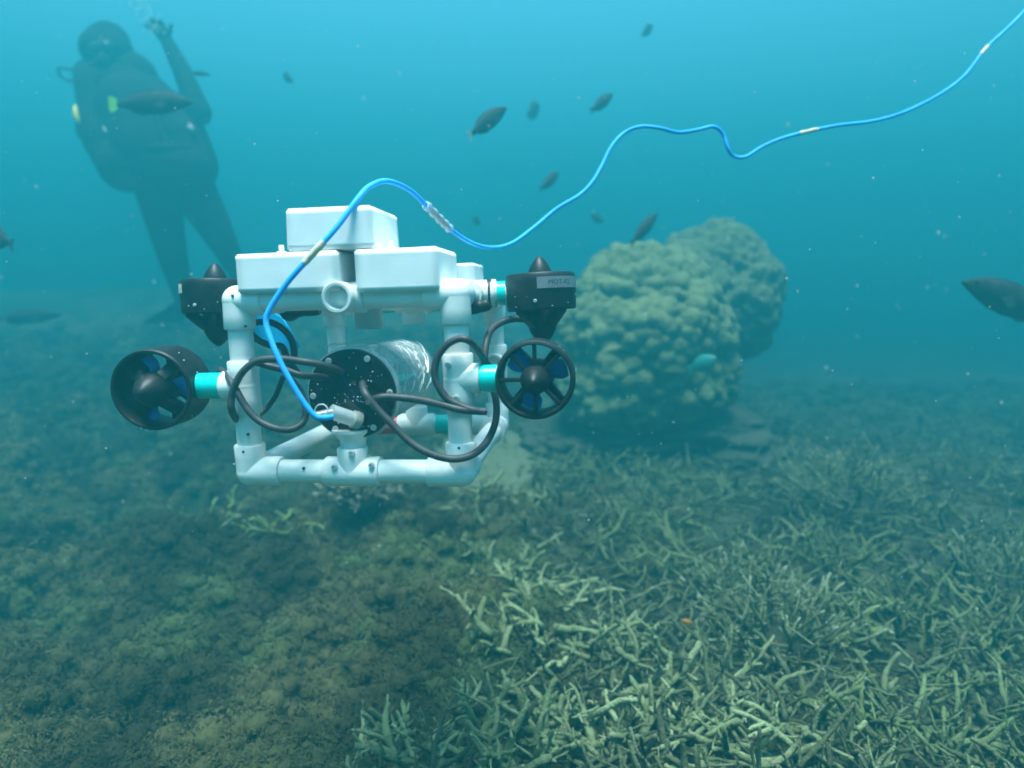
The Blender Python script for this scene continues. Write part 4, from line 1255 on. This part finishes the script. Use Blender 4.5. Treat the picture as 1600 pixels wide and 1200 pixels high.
    mk = cap([((-2.1864, 3.7157, 2.0043), (-2.1259, 3.7167, 2.011), 0.038, 0.038)], 'mask', 'glass', vox=0.006)
    cap([((-2.1402, 3.6924, 1.9459), (-2.128, 3.6703, 1.9324), 0.034, 0.03)], 'regulator', 'vest', vox=0.006)
    MB().tube(bez([rel(p) for p in [(-2.1379, 3.6703, 1.9324), (-2.2303, 3.6997, 1.926), (-2.3638, 3.7804, 1.9257), (-2.48, 3.8553, 1.9556), (-2.5062, 3.9213, 1.9222), (-2.4434, 4.0016, 1.9185), (-2.1996, 4.0175, 1.8883)]]), 0.008, 10).build('breathing_hose', M['rubber'], root)
    MB().tube(bez([rel(p) for p in [(-2.2777, 3.6483, 1.7043), (-2.2678, 3.6318, 1.6587), (-2.2512, 3.6263, 1.6191), (-2.2443, 3.633, 1.5952)]]), [0.006,0.010,0.012,0.013,0.014,0.014,0.015,0.016,0.016,0.016,0.016,0.016,0.016,0.015,0.014,0.014,0.013,0.013,0.012,0.012,0.01,0.01,0.01,0.008,0.006], 12).build('spare_regulator', M['yellow'], root)
    for a, b in [((-2.0966, 3.5851, 1.5777), (-2.0837, 3.5767, 1.5537)), ((-1.7945, 3.6054, 1.6141), (-1.7629, 3.5894, 1.5724)), ((-1.6736, 3.6126, 1.5936), (-1.6579, 3.6046, 1.5727))]:
        cap([(a, b, 0.014, 0.016)], 'strap_buckle', 'patch', vox=0.006)
    # fins: tapered blades trailing from the feet
    for heel, tip, sd in [((-1.862, 3.7837, 0.6555), (-2.0756, 4.0362, 0.584), 0.09), ((-1.53, 3.7977, 0.7556), (-1.574, 4.0464, 0.6566), 0.09)]:
        h, t = rel(heel), rel(tip)
        ax = (t - h).normalized()
        s = ax.cross(Vector((0, 0, 1))).normalized()
        u = s.cross(ax)
        V, F = [], []
        prof = [(-0.06, 0.045, 0.04), (0.06, 0.055, 0.04), (0.12, 0.07, 0.016), (0.30, 0.095, 0.010), (0.50, 0.11, 0.006)]
        for d, w, th in prof:
            for a, b in ((-1, -1), (1, -1), (1, 1), (-1, 1)):
                V.append(h + ax * d + s * a * w + u * b * th / 2)
        for i in range(4):
            for k in range(4):
                F.append((i * 4 + k, i * 4 + (k + 1) % 4, i * 4 + 4 + (k + 1) % 4, i * 4 + 4 + k))
        F += [(0, 1, 2, 3), (19, 18, 17, 16)]
        MB().add(V, F).build('swim_fin', M['vest'], root, 40, bevel=0.003)
    # breath bubbles rising by the raised hand
    IV, IF = ico(2)
    r = random.Random(3)
    Vs, Fs = [], []
    a, b = Vector((-1.8442, 3.6689, 2.0666)), Vector((-1.97, 3.7067, 2.3354))
    for i in range(150):
        t = r.random()
        c = a.lerp(b, t) + Vector((r.gauss(0, 0.02 + 0.03 * t), r.gauss(0, 0.03), r.gauss(0, 0.02)))
        s = r.uniform(0.0015, 0.007)
        Fs.append(IF + len(IV) * i)
        Vs.append(IV * np.array([s, s, s * 0.7]) + np.array(c))
    o = link('air_bubbles', np_mesh('air_bubbles', np.concatenate(Vs), np.concatenate(Fs), [M['bubble']]))
    tag(o, 'trail of small air bubbles rising beside the diver', 'bubbles', kind='stuff')
build_diver()

# ---------------------------------------------------------------- drifting specks
def build_specks():
    IV, IF = ico(1)
    n = 2600
    y = 0.45 + 3.2 * rng.random(n) ** 1.3
    x = (rng.random(n) * 2 - 1) * 0.80 * y
    z = 0.75 + (rng.random(n) * 1.05 - 0.62) * 0.85 * y
    g = height(x, y)
    k = z > g + 0.03
    x, y, z = x[k], y[k], z[k]
    n = len(x)
    r = (0.00024 + 0.0008 * rng.random(n) ** 3) * (0.55 + 0.45 * y)
    st = 0.7 + 0.8 * rng.random((n, 3))
    V = (IV[None] * r[:, None, None] * st[:, None, :] + np.stack([x, y, z], 1)[:, None, :]).reshape(-1, 3)
    F = (IF[None] + (np.arange(n) * len(IV))[:, None, None]).reshape(-1, 3)
    o = link('floating_particles', np_mesh('floating_particles', V, F, [M['speck']]))
    tag(o, 'tiny pale specks drifting in the water', 'particles', kind='stuff')
build_specks()
